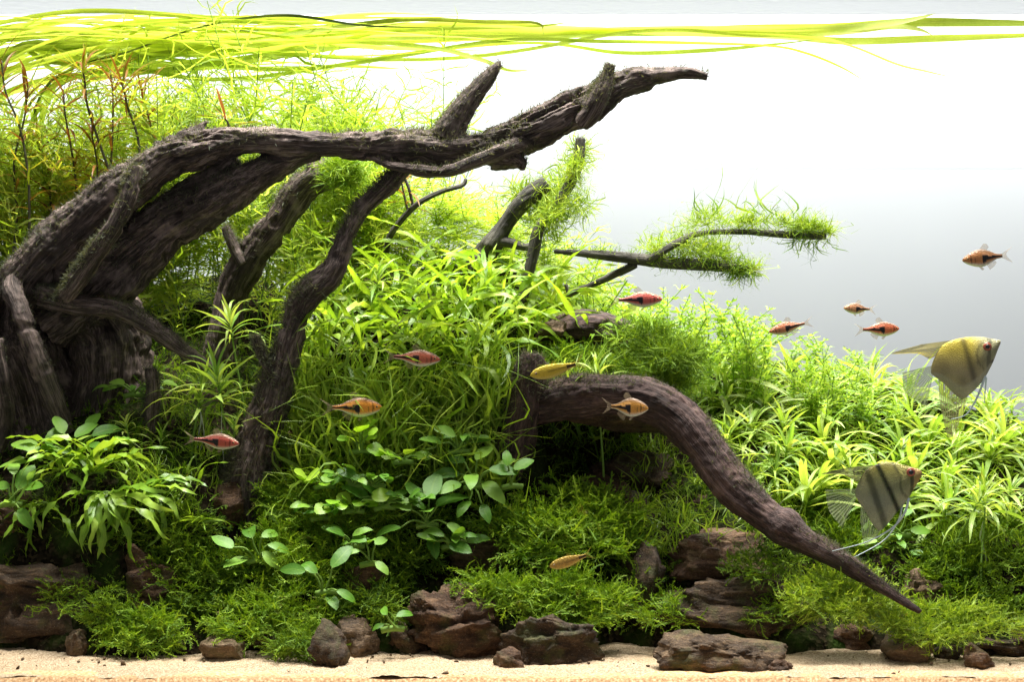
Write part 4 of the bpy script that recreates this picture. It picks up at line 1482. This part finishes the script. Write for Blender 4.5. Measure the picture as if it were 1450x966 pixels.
def round_plant(px, py, Y, leaves, label, Lpx, mat='anubias', seed=0, name='round_leaved_plant', prof=None):
    """leaves: list of (dx, dy, size, az, el) tips given relative to the base in photograph pixels"""
    r = random.Random(seed)
    hy = hit(px, py)[1] - .034
    Y = min(hy, Y + .09) if hy > Y else hy
    b = P(px, py, Y)
    t = thing(name, label, 'plant', tuple(b))
    c = crom(np.array([(-.010, 0, -.001), (0, 0, .001), (.010, .002, 0)]), 8)
    obj('rhizome', np_mesh('rhizome', *tube(c, .0028, 6)), M['stem_green'], t)
    for (dx, dy, sz, az, el) in leaves:
        e = np.array([S(dx * .72, Y), r.uniform(-.014, .004), S(-dy * .85, Y)])
        pc = crom(np.array([(r.uniform(-.005, .005), 0, 0), e * .5 + [0, 0, .25 * abs(e[0])], e]), 9)
        pt = obj('petiole', np_mesh('petiole', *tube(pc, np.linspace(.0011, .0008, 9), 5)), M['stem_green'], t)
        leaf_obj((prof or OV)[r.randrange(4)], M[mat], pt, e, R(az) + r.uniform(-.2, .2), R(el), .65 * math.cos(R(az)) + r.uniform(-.3, .3), S(sz * Lpx * r.uniform(.85, 1.25), Y))
    return t


def bunch(n, w, h, seed, el=(-10, 50)):
    r = random.Random(seed)
    out = []
    for i in range(n):
        dx = (i / (n - 1) - .5) * 2 * w + r.uniform(-5, 5)
        out.append((dx, -r.uniform(.3, 1) * h, r.uniform(.75, 1.15), (0 if dx > 0 else 180) + r.uniform(-75, 75) - (50 if dx > 0 else -50) * r.random(), r.uniform(*el)))
    return out


round_plant(105, 652, .16, [(10, -40, 1, 50, 35), (-20, -45, .95, 130, 50), (-50, -22, 1, 60, 60), (-62, -18, 1, 175, 20), (40, -42, 1.05, 20, 25), (25, -52, .9, 80, 40), (-85, 2, .9, 200, 0), (-72, 30, .8, 240, 5), (30, -25, .8, -40, 10), (-25, -20, .8, -120, 20)],
            'round-leaved plant in front of the log base at far left', 40, seed=1)
round_plant(15, 715, .15, [(-5, -28, .9, 170, 10), (15, -26, 1, 60, 50), (25, 5, .9, -60, -30), (-20, 0, .9, 200, -10), (5, -50, .9, 100, 40), (35, -30, .8, -20, 10)], 'round-leaved plant cut by the left edge below the other one', 42, seed=2)
round_plant(365, 795, .115, [(-45, -25, .95, 150, 25), (-10, -40, 1, 120, 30), (10, -42, 1, 40, 15), (25, -30, 1, -10, -10), (-20, -5, 1.1, 215, -10), (-40, 0, .9, 180, 0), (62, 34, .8, 10, 5), (15, -18, .9, -50, -30)], 'round-leaved plant at lower left of centre, on the mossy slope', 38, seed=3)
round_plant(463, 840, .105, [(-18, -36, 1, 150, 35), (12, -44, 1.15, 45, 45), (-40, -40, .8, 185, 10), (22, -6, .7, 0, -20), (2, 4, .8, -70, -20)], 'round-leaved plant with one big upright leaf, right of the lower left one', 42, seed=4)
round_plant(605, 745, .15, [(-15, -40, 1.05, 120, 50), (5, -48, 1.1, 75, 45), (20, -34, 1.2, 30, 25), (-30, -28, 1.0, 160, 20), (-50, 0, 1, 175, -5), (40, -5, .9, -10, -25), (10, 18, 1.1, -80, -20), (45, 28, .8, -40, -10), (-8, -25, 1, -80, 10)], 'large round-leaved plant with heart-like leaves at centre', 44, seed=5)
round_plant(672, 690, .17, [(-20, -42, 1.1, 150, 20), (5, -46, 1.0, 60, 30), (30, -30, .9, 10, 0), (-28, -8, 1.1, 215, -10), (18, -8, 1.1, -60, -20), (45, -28, .8, 30, 35), (-5, -22, 1, -90, -5), (-30, -22, 1, 190, 5), (-10, 22, .9, -110, -20), (15, 28, .7, -70, -30)], 'dark bushy round-leaved plant above and right of the large one', 40, seed=6)
round_plant(725, 690, .16, [(5, -30, 1, 35, 30), (-8, -38, .8, 110, 60)], 'pair of small round leaves beside the upright stub foot', 36, seed=7)
round_plant(556, 892, .075, [(-10, -28, .9, 130, 30), (8, -22, 1.0, 20, 15), (-16, -10, .8, 200, -10)], 'tiny two-leaved sprout on the stones at bottom centre', 30, seed=8)
round_plant(525, 800, .12, [(-8, -40, 1, 160, 10), (10, -35, .9, 50, 20), (-20, -25, .7, 190, 0), (12, -8, .7, -40, -30)], 'small round-leaved plant left of the large central one', 34, seed=9)
round_plant(545, 720, .155, bunch(9, 45, 30, 10), 'low leafy plant on the moss left of the large round-leaved one', 30, seed=10)
round_plant(190, 560, .235, bunch(7, 45, 22, 11, (-10, 15)), 'dim round-leaved plant in the hollow under the log', 26, seed=11)
round_plant(500, 690, .165, bunch(8, 40, 25, 12), 'low leafy plant on the green slope right of the leaning branch foot', 26, 'clover', seed=12)
round_plant(1275, 760, .15, [(-50, 5, .9, 180, 0), (10, -35, 1, 60, 30), (-25, -20, .9, 120, 20), (20, -10, .9, -10, 0), (-5, 8, .9, -80, 0), (-40, 15, .8, 220, 10), (15, 25, .8, -40, 0), (-10, -5, .9, -100, 10)], 'yellow-green creeping plant with lobed leaves below the striped angelfish', 26, 'clover', seed=13)

for j, (px, py, w, h, n, lb) in enumerate([(455, 735, 38, 26, 9, 'low leafy plant in the moss below the leaning branch foot'), (530, 690, 34, 24, 9, 'low leafy plant just below the orange fish on the slope'), (580, 715, 36, 26, 10, 'leafy plant between the large round-leaved one and the grass slope'),
                                          (640, 775, 30, 22, 8, 'low leafy plant on the splintered slate rock'), (500, 775, 30, 24, 8, 'low leafy plant above the one with the big upright leaf'), (650, 640, 32, 30, 10, 'leafy sprig patch against the upright stub, above the dark bushy plant')]):
    round_plant(px, py, hit(px, py)[1] - .03, bunch(n, w, h, 60 + j, (-10, 45)), lb, 27, 'anubias' if j % 2 else 'clover', 70 + j)

# creeping clover-like stems at centre
RD = [leafmesh('leaf', 1.0, .95, b, 'round', 6, .1, .1, 0, 0, 110 + i) for i, b in enumerate((.3, .7, .1, .5))]
for j, (px, py, w, h, n, lb) in enumerate([(510, 640, 20, 45, 8, 'creeping plant with small round lime leaves, right of the orange fish'), (500, 725, 40, 25, 9, 'low lime-leaved creeper on the moss below the grass slope'),
                                          (460, 690, 40, 25, 10, 'lime-leaved creeper nearest the foot of the leaning branch'), (570, 655, 35, 20, 8, 'small lime-leaved creeper in the shade below the grass tufts'), (415, 600, 20, 25, 6, 'small lime-leaved creeper clinging right of the leaning branch')]):
    round_plant(px, py, hit(px, py)[1] - .01, bunch(n, w, h, 30 + j, (-10, 40)), lb, 22, 'clover', 40 + j, 'creeping_plant', RD)

# ---- front-left hanging fern
for j, (px, py, Y, n, L_, az0, azs, el, lb) in enumerate([
    (85, 668, .15, 13, 84, -1.9, 1.3, (65, -5), 'strap-leaved fern clump under the round-leaved plant at far left'),
    (135, 672, .14, 20, 96, -1.3, 1.9, (75, 10), 'tallest strap-leaved fern clump at left, leaves arching over the dark slab'),
    (150, 700, .125, 20, 96, -1.5, 1.0, (15, -70), 'strap-leaved fern clump hanging straight down over the dark slab'),
    (205, 700, .135, 18, 80, -.7, 1.2, (45, -25), 'strap-leaved fern clump spreading right toward the brown pitted rock'),
    (60, 715, .14, 9, 72, -2.0, 1.2, (20, -40), 'small strap-leaved fern clump low at the left edge')]):
    fern(P(px, py, min(Y + .02, hit(px, py)[1] - .004)), n, int(L_ * 1.12), lb, 'hanging ferns at left', 'fern_front', 301 + j, az0, azs, el, 'hanging_fern', (.7, 1.2), BIGF)
fern(P(275, 690, .17), 12, 74, 'bronze-tinted lobed fern between the red fish and the brown pitted rock', None, 'bronze', 304, az0=-.8, azs=2.6, el=(85, -20), name='bronze_fern')
fern(P(300, 740, .14), 7, 60, 'few green-bronze fern leaves over the brown pitted rock', None, 'bronze', 305, az0=-2.2, azs=1.2, el=(40, -20), name='bronze_fern')

# ---- mosses
moss_pad('bright feathery moss cushion in the centre foreground', 805, 742, 118, 52, .165, 2600, 30, 'moss')
moss_pad('moss cushion under the little yellow fish at bottom centre', 815, 848, 90, 40, .105, 1700, 22, 'moss', bulge=.006)
moss_pad('small yellow-green moss pad on the red-brown boulder top', 705, 838, 58, 28, .105, 700, 20, 'moss', bulge=.004)
moss_pad('feathery moss bank left of the lower end of the arched root', 1195, 842, 74, 32, .088, 1500, 22, 'moss_bright', bulge=.004)
moss_pad('bright moss cushion at right of the arched root tip', 1335, 884, 108, 25, .075, 2000, 18, 'moss_bright', bulge=.004)
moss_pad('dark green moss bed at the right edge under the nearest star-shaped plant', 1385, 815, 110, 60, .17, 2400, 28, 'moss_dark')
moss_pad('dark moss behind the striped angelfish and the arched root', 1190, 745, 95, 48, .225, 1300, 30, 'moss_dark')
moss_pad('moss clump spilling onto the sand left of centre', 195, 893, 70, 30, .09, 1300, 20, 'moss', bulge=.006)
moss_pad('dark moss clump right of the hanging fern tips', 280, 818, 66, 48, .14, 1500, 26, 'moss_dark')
moss_pad('moss bank below the lower left round-leaved plant', 385, 872, 95, 38, .10, 2000, 20, 'moss', bulge=.006)
moss_pad('dark moss on the slope above the lower left round-leaved plants', 420, 782, 95, 48, .15, 2000, 26, 'moss')
moss_pad('green moss slope right of the leaning branch foot', 470, 705, 105, 52, .18, 2600, 26, 'moss')
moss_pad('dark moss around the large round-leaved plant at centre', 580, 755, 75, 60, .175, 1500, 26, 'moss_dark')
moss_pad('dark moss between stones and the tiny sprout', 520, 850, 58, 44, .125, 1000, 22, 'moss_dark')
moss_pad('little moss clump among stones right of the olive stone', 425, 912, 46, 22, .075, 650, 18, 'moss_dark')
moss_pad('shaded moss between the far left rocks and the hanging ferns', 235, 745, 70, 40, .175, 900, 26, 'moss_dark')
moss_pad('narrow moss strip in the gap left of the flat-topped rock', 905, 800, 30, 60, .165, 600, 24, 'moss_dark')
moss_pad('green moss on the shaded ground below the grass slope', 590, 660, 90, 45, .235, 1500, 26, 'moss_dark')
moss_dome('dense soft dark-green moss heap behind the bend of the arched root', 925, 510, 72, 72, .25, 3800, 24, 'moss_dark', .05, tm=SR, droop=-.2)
moss_dome('moss patch left of the dense moss heap, beneath the level branch', 800, 520, 55, 30, .26, 900, 24, 'moss_dark', .03)
moss_dome('moss on the upper end of the shaded back branch', 485, 240, 50, 18, .29, 1000, 30, 'moss', .02, tm=SR)
moss_pad('small moss patch creeping over the flat-topped rock under the arched root', 1075, 800, 50, 24, .12, 500, 18, 'moss_dark', bulge=.004)
moss_pad('small moss patch on the left end of the long brown slab', 945, 868, 40, 26, .11, 420, 18, 'moss', bulge=.004)
moss_pad('moss patch on the right end of the slab at bottom left', 120, 850, 60, 26, .10, 420, 18, 'moss_dark', bulge=.004)
moss_pad('thin moss on the long layered slab at right', 1120, 868, 60, 22, .105, 320, 18, 'moss_dark')
moss_line('curly bright moss around the crossing of forked branch and upright twig', [(700, 300, 8), (735, 275, 14), (770, 300, 34), (790, 265, 28), (818, 220, 16), (826, 200, 8)], .345, 900, 30, 28, 'moss_bright', up=.25)
moss_line('curly moss in front of the middle of the upright twig', [(762, 325, 10), (785, 295, 20), (806, 262, 16), (820, 225, 12)], .288, 420, 20, 26, 'moss_bright', up=.15)
moss_line('thin moss along the top of the level branch', [(800, 354, 3), (850, 357, 4), (900, 360, 5)], .31, 120, 5, 14, 'moss', up=.8)
moss_line('curly moss lower on the upright twig', [(765, 340, 12), (780, 310, 26), (820, 290, 22), (840, 310, 8)], .345, 450, 20, 26, 'moss_bright', up=0)
moss_line('big tuft of bright moss on the right end of the level branch', [(918, 362, 6), (945, 354, 16), (985, 352, 26), (1020, 362, 22), (1050, 378, 14), (1070, 384, 6)], .31, 1300, 30, 22, 'moss_bright', up=.35)
moss_line('dark core of the moss tuft on the level branch', [(930, 366, 8), (980, 374, 11), (1030, 381, 12), (1062, 388, 8)], .31, 600, 30, 18, 'moss_dark', up=-.2)
moss_line('wispy moss growing up along the far right twig', [(915, 350, 10), (945, 335, 14), (975, 320, 15), (1010, 312, 15), (1050, 318, 11), (1085, 314, 13), (1125, 322, 9), (1150, 325, 9), (1178, 330, 4)], .33, 1300, 20, 22, 'moss_bright', up=.6)
moss_line('long stray moss threads standing above the far right twig', [(1000, 305, 8), (1050, 300, 8), (1100, 305, 8), (1150, 316, 6)], .33, 26, 8, 44, 'moss', up=1.6)
moss_line('thin dangling moss under the tip of the far right twig', [(1120, 338, 6), (1150, 340, 6), (1172, 338, 4)], .33, 60, 8, 26, 'moss_dark', up=-.9)


# creeping moss carpet over the soil slope
n = 9000
xx = nrg.uniform(-.62, .62, n)
yy = nrg.uniform(.135, .42, n)
kp = vn(np.stack([xx * 30, yy * 30, xx * 0], -1)) > -.45
xx, yy = xx[kp], yy[kp]
pos = np.stack([xx, yy, ground(xx, yy) + .001], -1)
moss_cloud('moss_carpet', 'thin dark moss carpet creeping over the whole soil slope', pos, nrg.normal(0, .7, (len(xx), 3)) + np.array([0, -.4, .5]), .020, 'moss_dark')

# loose grit where the stones meet the sand
GR = []
for k_ in range(4):
    v, t_ = ico(1)
    GR.append((v * (1 + .25 * nrg.normal(0, 1, (len(v), 1))) * np.array([1, .8, .6]), None, t_))
n = 420
xx = nrg.uniform(-.55, .55, n)
yy = np.clip(nrg.normal(.10, .035, n), .01, .16)
pos = np.stack([xx, yy, FLOOR + .012 * yy + .0008], -1)
v, q, t_ = scatter(GR, pos, dirmats(nrg.normal(0, 1, (n, 3))), nrg.uniform(.0005, .0022, n) * (1 + 1.0 * (nrg.random(n) > .93)))
gv = obj('gravel', np_mesh('gravel', v, q, t_), M['rock_tan'])
tag(gv, 'loose brown grit scattered where the stones meet the sand', 'gravel', kind='stuff')

# ------------------------------------------------------------------ fish
def loft(st, half, ns=56, nr=28, e=2.2, lens=0.9):
    """st: (x, top, bottom, half width); body lies along x, z up"""
    c = crom(np.array(st, float), ns)
    a = np.linspace(0, 2 * np.pi, nr, endpoint=False)
    ca = np.sign(np.cos(a)) * np.abs(np.cos(a)) ** (2 / e)
    sa = np.sign(np.sin(a)) * np.abs(np.sin(a)) ** (2 / half)
    mid = (c[:, 1] + c[:, 2]) / 2
    hh = np.maximum((c[:, 1] - c[:, 2]) / 2, 1e-4)
    v = np.stack([np.repeat(c[:, 0:1], nr, 1), c[:, 3:4] * ca[None] * 1.0, mid[:, None] + hh[:, None] * sa[None]], -1)
    # lens section: narrow towards back and belly
    v[:, :, 1] = c[:, 3:4] * np.sign(ca)[None] * np.abs(np.cos(a))[None] ** lens
    n = ns
    q = []
    i = np.arange(n - 1)[:, None] * nr
    j = np.arange(nr)[None]
    q = np.stack([i + j, i + (j + 1) % nr, i + nr + (j + 1) % nr, i + nr + j], -1).reshape(-1, 4)
    V = v.reshape(-1, 3)
    V = np.concatenate([V, [[c[0, 0], 0, mid[0]]], [[c[-1, 0] + abs(c[-1, 0] - c[-2, 0]) * .4, 0, mid[-1]]]])
    tr = []
    for s in range(nr):
        tr.append((n * nr, (s + 1) % nr, s))
        tr.append((n * nr + 1, (n - 1) * nr + s, (n - 1) * nr + (s + 1) % nr))
    zn = np.concatenate([np.tile(np.sin(a), n), [0, 0]])
    return V, q, np.array(tr), zn


def fin_mesh(base, tip, n=14, m=6, wave=.04):
    b = crom(np.array(base, float), n)
    t = crom(np.array(tip, float), n)
    f = np.linspace(0, 1, m)[None, :, None]
    g = b[:, None] * (1 - f) + t[:, None] * f
    L = np.abs(t - b).max()
    yy = wave * L * np.sin(np.linspace(0, 3, n)[:, None] * 2 + f[..., 0] * 3) * f[..., 0]
    v = np.stack([g[..., 0], yy, g[..., 1]], -1).reshape(-1, 3)
    i = np.arange(n * m).reshape(n, m)
    q = np.stack([i[:-1, :-1], i[:-1, 1:], i[1:, 1:], i[1:, :-1]], -1).reshape(-1, 4)
    me = np_mesh('fin', v, q)
    set_attr(me, 'ray', np.repeat(np.linspace(0, 1, n), m), 'FLOAT')
    return me


def uv_ball(r, sy=.45, n=12):
    v, t = ico(3)
    return v * np.array([r, r * sy, r]), t


def eyes(t, x, z, y, r, iris):
    for s in (-1, 1):
        v, tr = uv_ball(r)
        e = obj('eye', np_mesh('eye', v, None, tr), M[iris], t, loc=(x, s * y, z))
        v, tr = uv_ball(r * .55, .5)
        obj('pupil', np_mesh('pupil', v, None, tr), M['eye_black'], e, loc=(0, s * r * .3, 0))


def lerp(a, b, f):
    f = np.clip(f, 0, 1)[:, None]
    return np.asarray(a) * (1 - f) + np.asarray(b) * f


RAS_ST = [(0.0, .045, -.035, .014), (.06, .046, -.040, .020), (.18, .066, -.060, .034), (.32, .125, -.120, .062), (.48, .172, -.175, .085), (.62, .175, -.180, .092), (.76, .140, -.150, .085), (.88, .092, -.105, .066), (.96, .045, -.062, .038), (1.0, .005, -.030, .014)]


def rasbora(px, py, Y, Lpx, face, pitch, label, body, yaw=0.0, deep=1.0):
    """Lpx: snout to tail base in photograph pixels; face +1 right, -1 left"""
    L = S(Lpx * 1.13, Y)
    t = thing('rasbora', label, 'fish', tuple(P(px, py, Y)), 0, 'small orange fish with a black wedge')
    t.rotation_euler = (0, 0, yaw if face > 0 else math.pi + yaw)
    t.rotation_mode = 'XYZ'
    t.rotation_euler[1] = -pitch
    deep *= 1.14
    st = [((a - .5) * L, b * L * deep, c * L * deep, d * L) for a, b, c, d in RAS_ST]
    v, q, tr, zn = loft(st, 2.0)
    xn = v[:, 0] / L + .5
    top = np.array([.13, .085, .055])
    col = lerp(body, top, (zn - .45) / .4)
    col = lerp(col, (.55, .52, .46), (-zn - .55) / .25)
    low = np.interp(xn, [.0, .25, .50, .545], [-.10, -.25, -.62, -.55])
    hi = np.interp(xn, [0, .1, .50, .56], [.16, .14, .22, .05])
    hi0 = np.interp(xn, [0, .2, .36, .56], [.34, .26, .20, .34])
    wedge = (xn < .555) & (xn > -.01) & (zn < hi0) & (zn > np.interp(xn, [0, .2, .34, .44, .52, .555], [-.42, -.34, -.22, -.42, -.66, -.46]))
    col[wedge] = (.012, .010, .012)
    hl = (xn < .56) & (zn > hi0) & (zn < hi0 + .22)
    col[hl] = np.array(body) * 1.25 + .06
    gill = (np.abs(xn - .80 - .02 * np.cos(zn * 2)) < .014) & (np.abs(zn) < .7)
    col[gill] *= .35
    gill2 = (np.abs(xn - .73) < .012) & (zn < .1) & (zn > -.6)
    col[gill2] *= .45
    bend = random.Random(px).uniform(-.5, .5)
    v[:, 1] += bend * np.clip(.1 * L - v[:, 0], 0, None) ** 2 / L
    me = np_mesh('body', v, q, tr)
    set_attr(me, 'skin', np.concatenate([np.clip(col, 0, 1), np.ones((len(col), 1))], 1), 'FLOAT_COLOR')
    obj('body', me, M['skin'], t)
    X = lambda a, b: ((a - .5) * L, b * L * deep)
    obj('tail_fin', fin_mesh([X(.02, .042), X(.01, .01), X(.02, -.035)], [X(-.26, .17), X(-.10, .02), X(-.25, -.17)]), M['fin_pale'], t, loc=(0, bend * .34 * L, 0), rot=(0, 0, -bend * .0))
    obj('dorsal_fin', fin_mesh([X(.58, .168), X(.50, .168), X(.40, .145)], [X(.46, .29), X(.38, .27), X(.34, .20)]), M['fin_pale'], t)
    obj('anal_fin', fin_mesh([X(.42, -.155), X(.32, -.12), X(.22, -.075)], [X(.36, -.26), X(.26, -.20), X(.18, -.12)]), M['fin_pale'], t)
    for s in (-1, 1):
        f = obj('pelvic_fin', fin_mesh([X(.62, -.17), X(.59, -.175), X(.56, -.175)], [X(.55, -.25), X(.52, -.25), X(.50, -.22)]), M['fin_pale'], t)
        f.location = (0, s * .02 * L, 0)
    eyes(t, .385 * L, .005 * L, .050 * L, .034 * L, 'eye_gold')
    return t


OR, RD_, PK = (.55, .17, .045), (.42, .085, .06), (.44, .14, .085)
rasbora(1392, 365, .20, 54, -1, -.10, 'orange-brown fish alone at the right edge, highest of the small fish', (.40, .17, .06), .1)
rasbora(1213, 437, .30, 34, -1, .06, 'smallest pale orange fish above the two reddish ones at right', (.42, .20, .10), .15)
rasbora(1114, 464, .26, 46, -1, -.22, 'orange fish swimming left just above the tiny-leaved bank', (.45, .16, .08), .0, .85)
rasbora(1248, 466, .25, 50, 1, .04, 'orange-red fish swimming right toward the yellow angelfish', (.52, .13, .06), .3, .9)
rasbora(907, 424, .22, 54, 1, .03, 'brick-red fish above the dense moss heap', (.46, .09, .07), .0, .9)
rasbora(592, 507, .17, 58, 1, -.05, 'dull red fish in front of the tangled ferns', (.42, .11, .06), -.22, .9)
rasbora(506, 577, .16, 62, 1, .02, 'bright orange fish over the grassy slope', (.66, .25, .03), .12, .98)
rasbora(309, 625, .15, 58, 1, -.08, 'dark red slender fish against the foot of the leaning branch', (.40, .075, .05), -.3, .85)
rasbora(891, 577, .115, 48, 1, -.02, 'gold and orange fish in front of the arched root', (.58, .27, .05), -.2, 1.2)

TET_ST = [(0.0, .04, -.04, .014), (.10, .042, -.045, .022), (.28, .075, -.085, .042), (.48, .105, -.125, .058), (.66, .11, -.13, .064), (.82, .095, -.105, .058), (.93, .062, -.065, .042), (1.0, .01, -.015, .014)]


def yellow_fish(px, py, Y, Lpx, face, pitch, label, col0):
    L = S(Lpx, Y)
    t = thing('yellow_fish', label, 'fish', tuple(P(px, py, Y)))
    t.rotation_euler = (0, -pitch, 0 if face > 0 else math.pi)
    v, q, tr, zn = loft([((a - .5) * L, b * L * 1.25, c * L * 1.25, d * L) for a, b, c, d in TET_ST], 2.0)
    xn = v[:, 0] / L + .5
    col = lerp(col0, np.array(col0) * np.array([.65, .7, .5]), (zn - .4) / .4)
    col = lerp(col, (.46, .36, .10), (-zn - .5) / .3)
    band = (np.abs(zn + .05) < .16) & (xn < .62) & (xn > .2)
    col[band] *= .6
    dk = (xn < .2) & (np.abs(zn) < .45)
    col[dk] = (.04, .025, .01)
    me = np_mesh('body', v, q, tr)
    set_attr(me, 'skin', np.concatenate([np.clip(col, 0, 1), np.ones((len(col), 1))], 1), 'FLOAT_COLOR')
    obj('body', me, M['skin'], t)
    X = lambda a, b: ((a - .5) * L, b * L)
    obj('tail_fin', fin_mesh([X(.02, .04), X(.01, 0), X(.02, -.04)], [X(-.22, .20), X(-.08, .02), X(-.24, -.16)]), M['fin_yellow'], t)
    obj('dorsal_fin', fin_mesh([X(.56, .105), X(.50, .10), X(.44, .095)], [X(.46, .20), X(.41, .19), X(.38, .14)]), M['fin_yellow'], t)
    obj('anal_fin', fin_mesh([X(.44, -.11), X(.30, -.085), X(.16, -.05)], [X(.38, -.20), X(.24, -.15), X(.12, -.08)]), M['fin_yellow'], t)
    eyes(t, .37 * L, .01 * L, .045 * L, .030 * L, 'eye_gold')
    return t


yellow_fish(783, 524, .13, 66, -1, -.24, 'slender golden-yellow fish hovering at the top of the upright stub', (.46, .33, .03))
yellow_fish(804, 795, .085, 54, -1, -.30, 'small golden-brown fish in front of the central moss', (.38, .23, .05))


def px_fish(Y, cx, cy):
    return lambda a, b: (S(a - cx, Y), S(cy - b, Y))


def filament(pts, Y, cx, cy, r0, r1, yo):
    c = np.array([(S(a - cx, Y), yo * (0.3 + i / len(pts)), S(cy - b, Y)) for i, (a, b) in enumerate(pts)])
    c = crom(c, 24)
    return np_mesh('pelvic_fin', *tube(c, np.linspace(r0, r1, 24), 6))


def angelfish(Y, cx, cy, st, label, colour, fins, fils, eye, yaw=0.0):
    t = thing('angelfish', label, 'fish', tuple(P(cx, cy, Y)), yaw)
    X = px_fish(Y, cx, cy)
    rows = [(X(a, 0)[0], X(0, tp)[1], X(0, bt)[1], S(w, Y)) for a, tp, bt, w in st]
    v, q, tr, zn = loft(rows, 2.0, 70, 36, lens=1.5)
    px = v[:, 0] / (Y + D) * F + cx
    py = cy - v[:, 2] / (Y + D) * F
    col = colour(px, py, zn)
    me = np_mesh('body', v, q, tr)
    set_attr(me, 'skin', np.concatenate([np.clip(col, 0, 1), np.ones((len(col), 1))], 1), 'FLOAT_COLOR')
    obj('body', me, M['skin_clear'], t)
    for nm, b, tp, mt in fins:
        obj(nm, fin_mesh([X(*p) for p in b], [X(*p) for p in tp], 20, 8, .05), M[mt], t)
    for k_, (pl, r0) in enumerate(fils):
        obj('pelvic_fin', filament(pl, Y, cx, cy, S(r0, Y), S(.5, Y), S(6, Y) * (-1 if k_ == 0 else 1)), M['filament'], t)
    ex, ey, ew, er = eye
    eyes(t, X(ex, 0)[0], X(0, ey)[1], S(ew, Y), S(er, Y), 'eye_red')
    return t


def col_yellow(px, py, zn):
    col = lerp((.33, .26, .03), (.25, .21, .11), (py - 495) / 35)
    col = lerp(col, (.22, .21, .11), (px - 1374) / 22)
    n = fbm(np.stack([px * .08, py * .08, px * 0], -1), 3)[:, None]
    col = col * (1 + .18 * n)
    col = col * (1 - .68 * np.exp(-((px - (1363 + (py - 480) * .26)) / 4.6) ** 2))[:, None]
    bar = np.abs(px - (1399 - (py - 490) * .05)) < 2.6
    col[bar] *= .45
    gl = np.abs(np.hypot(px - 1399, (py - 503) * .8) - 17) < 1.6
    col[gl & (px < 1392)] *= .55
    col = lerp(col, (.30, .29, .22), (zn < -.55) * .6)
    mo = (np.hypot(px - 1404, py - 512) < 2.5)
    col[mo] *= .2
    return col


angelfish(.17, 1370, 512,
          [(1320, 519, 529, 1.5), (1324, 508, 533, 2.5), (1333, 492, 540, 4.5), (1344, 484, 550, 7), (1355, 480, 561, 9), (1364, 478, 565, 10), (1374, 477, 558, 11), (1386, 477, 546, 11.5), (1396, 478, 531, 10.5), (1405, 480, 513, 8), (1411, 481, 497, 5), (1415, 482, 487, 2)],
          'yellow angelfish above the star-shaped plants at the right edge', col_yellow,
          [('dorsal_fin', [(1356, 481), (1345, 486), (1336, 492), (1328, 504)], [(1306, 488), (1264, 501), (1300, 501), (1318, 509)], 'fin_gold'),
           ('tail_fin', [(1322, 518), (1321, 524), (1323, 530)], [(1280, 528), (1284, 556), (1314, 577)], 'fin_olive'),
           ('anal_fin', [(1330, 538), (1342, 548), (1354, 558), (1370, 559)], [(1332, 572), (1342, 618), (1353, 612), (1367, 580)], 'fin_brown')],
          [([(1394, 532), (1388, 550), (1378, 572), (1366, 588), (1346, 594)], 2.2), ([(1396, 534), (1395, 552), (1394, 572)], 1.6)], (1396, 491, 9, 6.0), -.15)


def col_stripe(px, py, zn):
    col = lerp((.17, .15, .035), (.24, .25, .17), (py - 665) / 45)
    n = fbm(np.stack([px * .09, py * .09, px * 0], -1), 3)[:, None]
    col = col * (1 + .2 * n)
    for x0, sl, w, d in ((1243, .45, 3.6, .05), (1225, .33, 4.5, .35), (1266, .5, 2.0, .45)):
        b = np.exp(-((px - (x0 + (py - 660) * sl)) / (w * 1.15)) ** 4)
        if x0 == 1266:
            b = b * (py < 675)
        col = col * (1 - (1 - d) * b)[:, None]
    col = lerp(col, (.30, .19, .07), (px - 1288) / 8 * .8)
    gl = np.abs(np.hypot(px - 1290, (py - 684) * .8) - 17) < 1.5
    col[gl & (px < 1284)] *= .5
    col[np.hypot(px - 1274, py - 672) < 4] *= 1.5
    col[(np.abs(px - 1290) < 2.5) & (py > 672)] *= .3
    return col


angelfish(.085, 1255, 695,
          [(1212, 694, 704, 1.5), (1217, 682, 712, 2.5), (1225, 668, 724, 4.5), (1235, 661, 742, 7), (1245, 657, 752, 9), (1254, 655, 746, 10), (1264, 655, 733, 11), (1274, 657, 721, 11.5), (1284, 660, 709, 10.5), (1292, 662, 695, 8), (1299, 664, 683, 5), (1304, 667, 675, 2)],
          'dark-striped angelfish in front of the arched root at lower right', col_stripe,
          [('dorsal_fin', [(1246, 658), (1236, 662), (1226, 668), (1220, 680)], [(1200, 663), (1164, 672), (1195, 673), (1214, 684)], 'fin_dark'),
           ('tail_fin', [(1214, 693), (1213, 699), (1214, 705)], [(1170, 695), (1175, 724), (1194, 749)], 'fin_olive'),
           ('anal_fin', [(1220, 715), (1229, 732), (1240, 750), (1250, 748)], [(1219, 740), (1224, 772), (1234, 768), (1248, 752)], 'fin_olive')],
          [([(1286, 705), (1280, 726), (1262, 748), (1226, 768), (1179, 781)], 2.0), ([(1278, 712), (1272, 738), (1250, 768), (1200, 797)], 1.5)], (1288, 668, 8, 6.2), -.1)
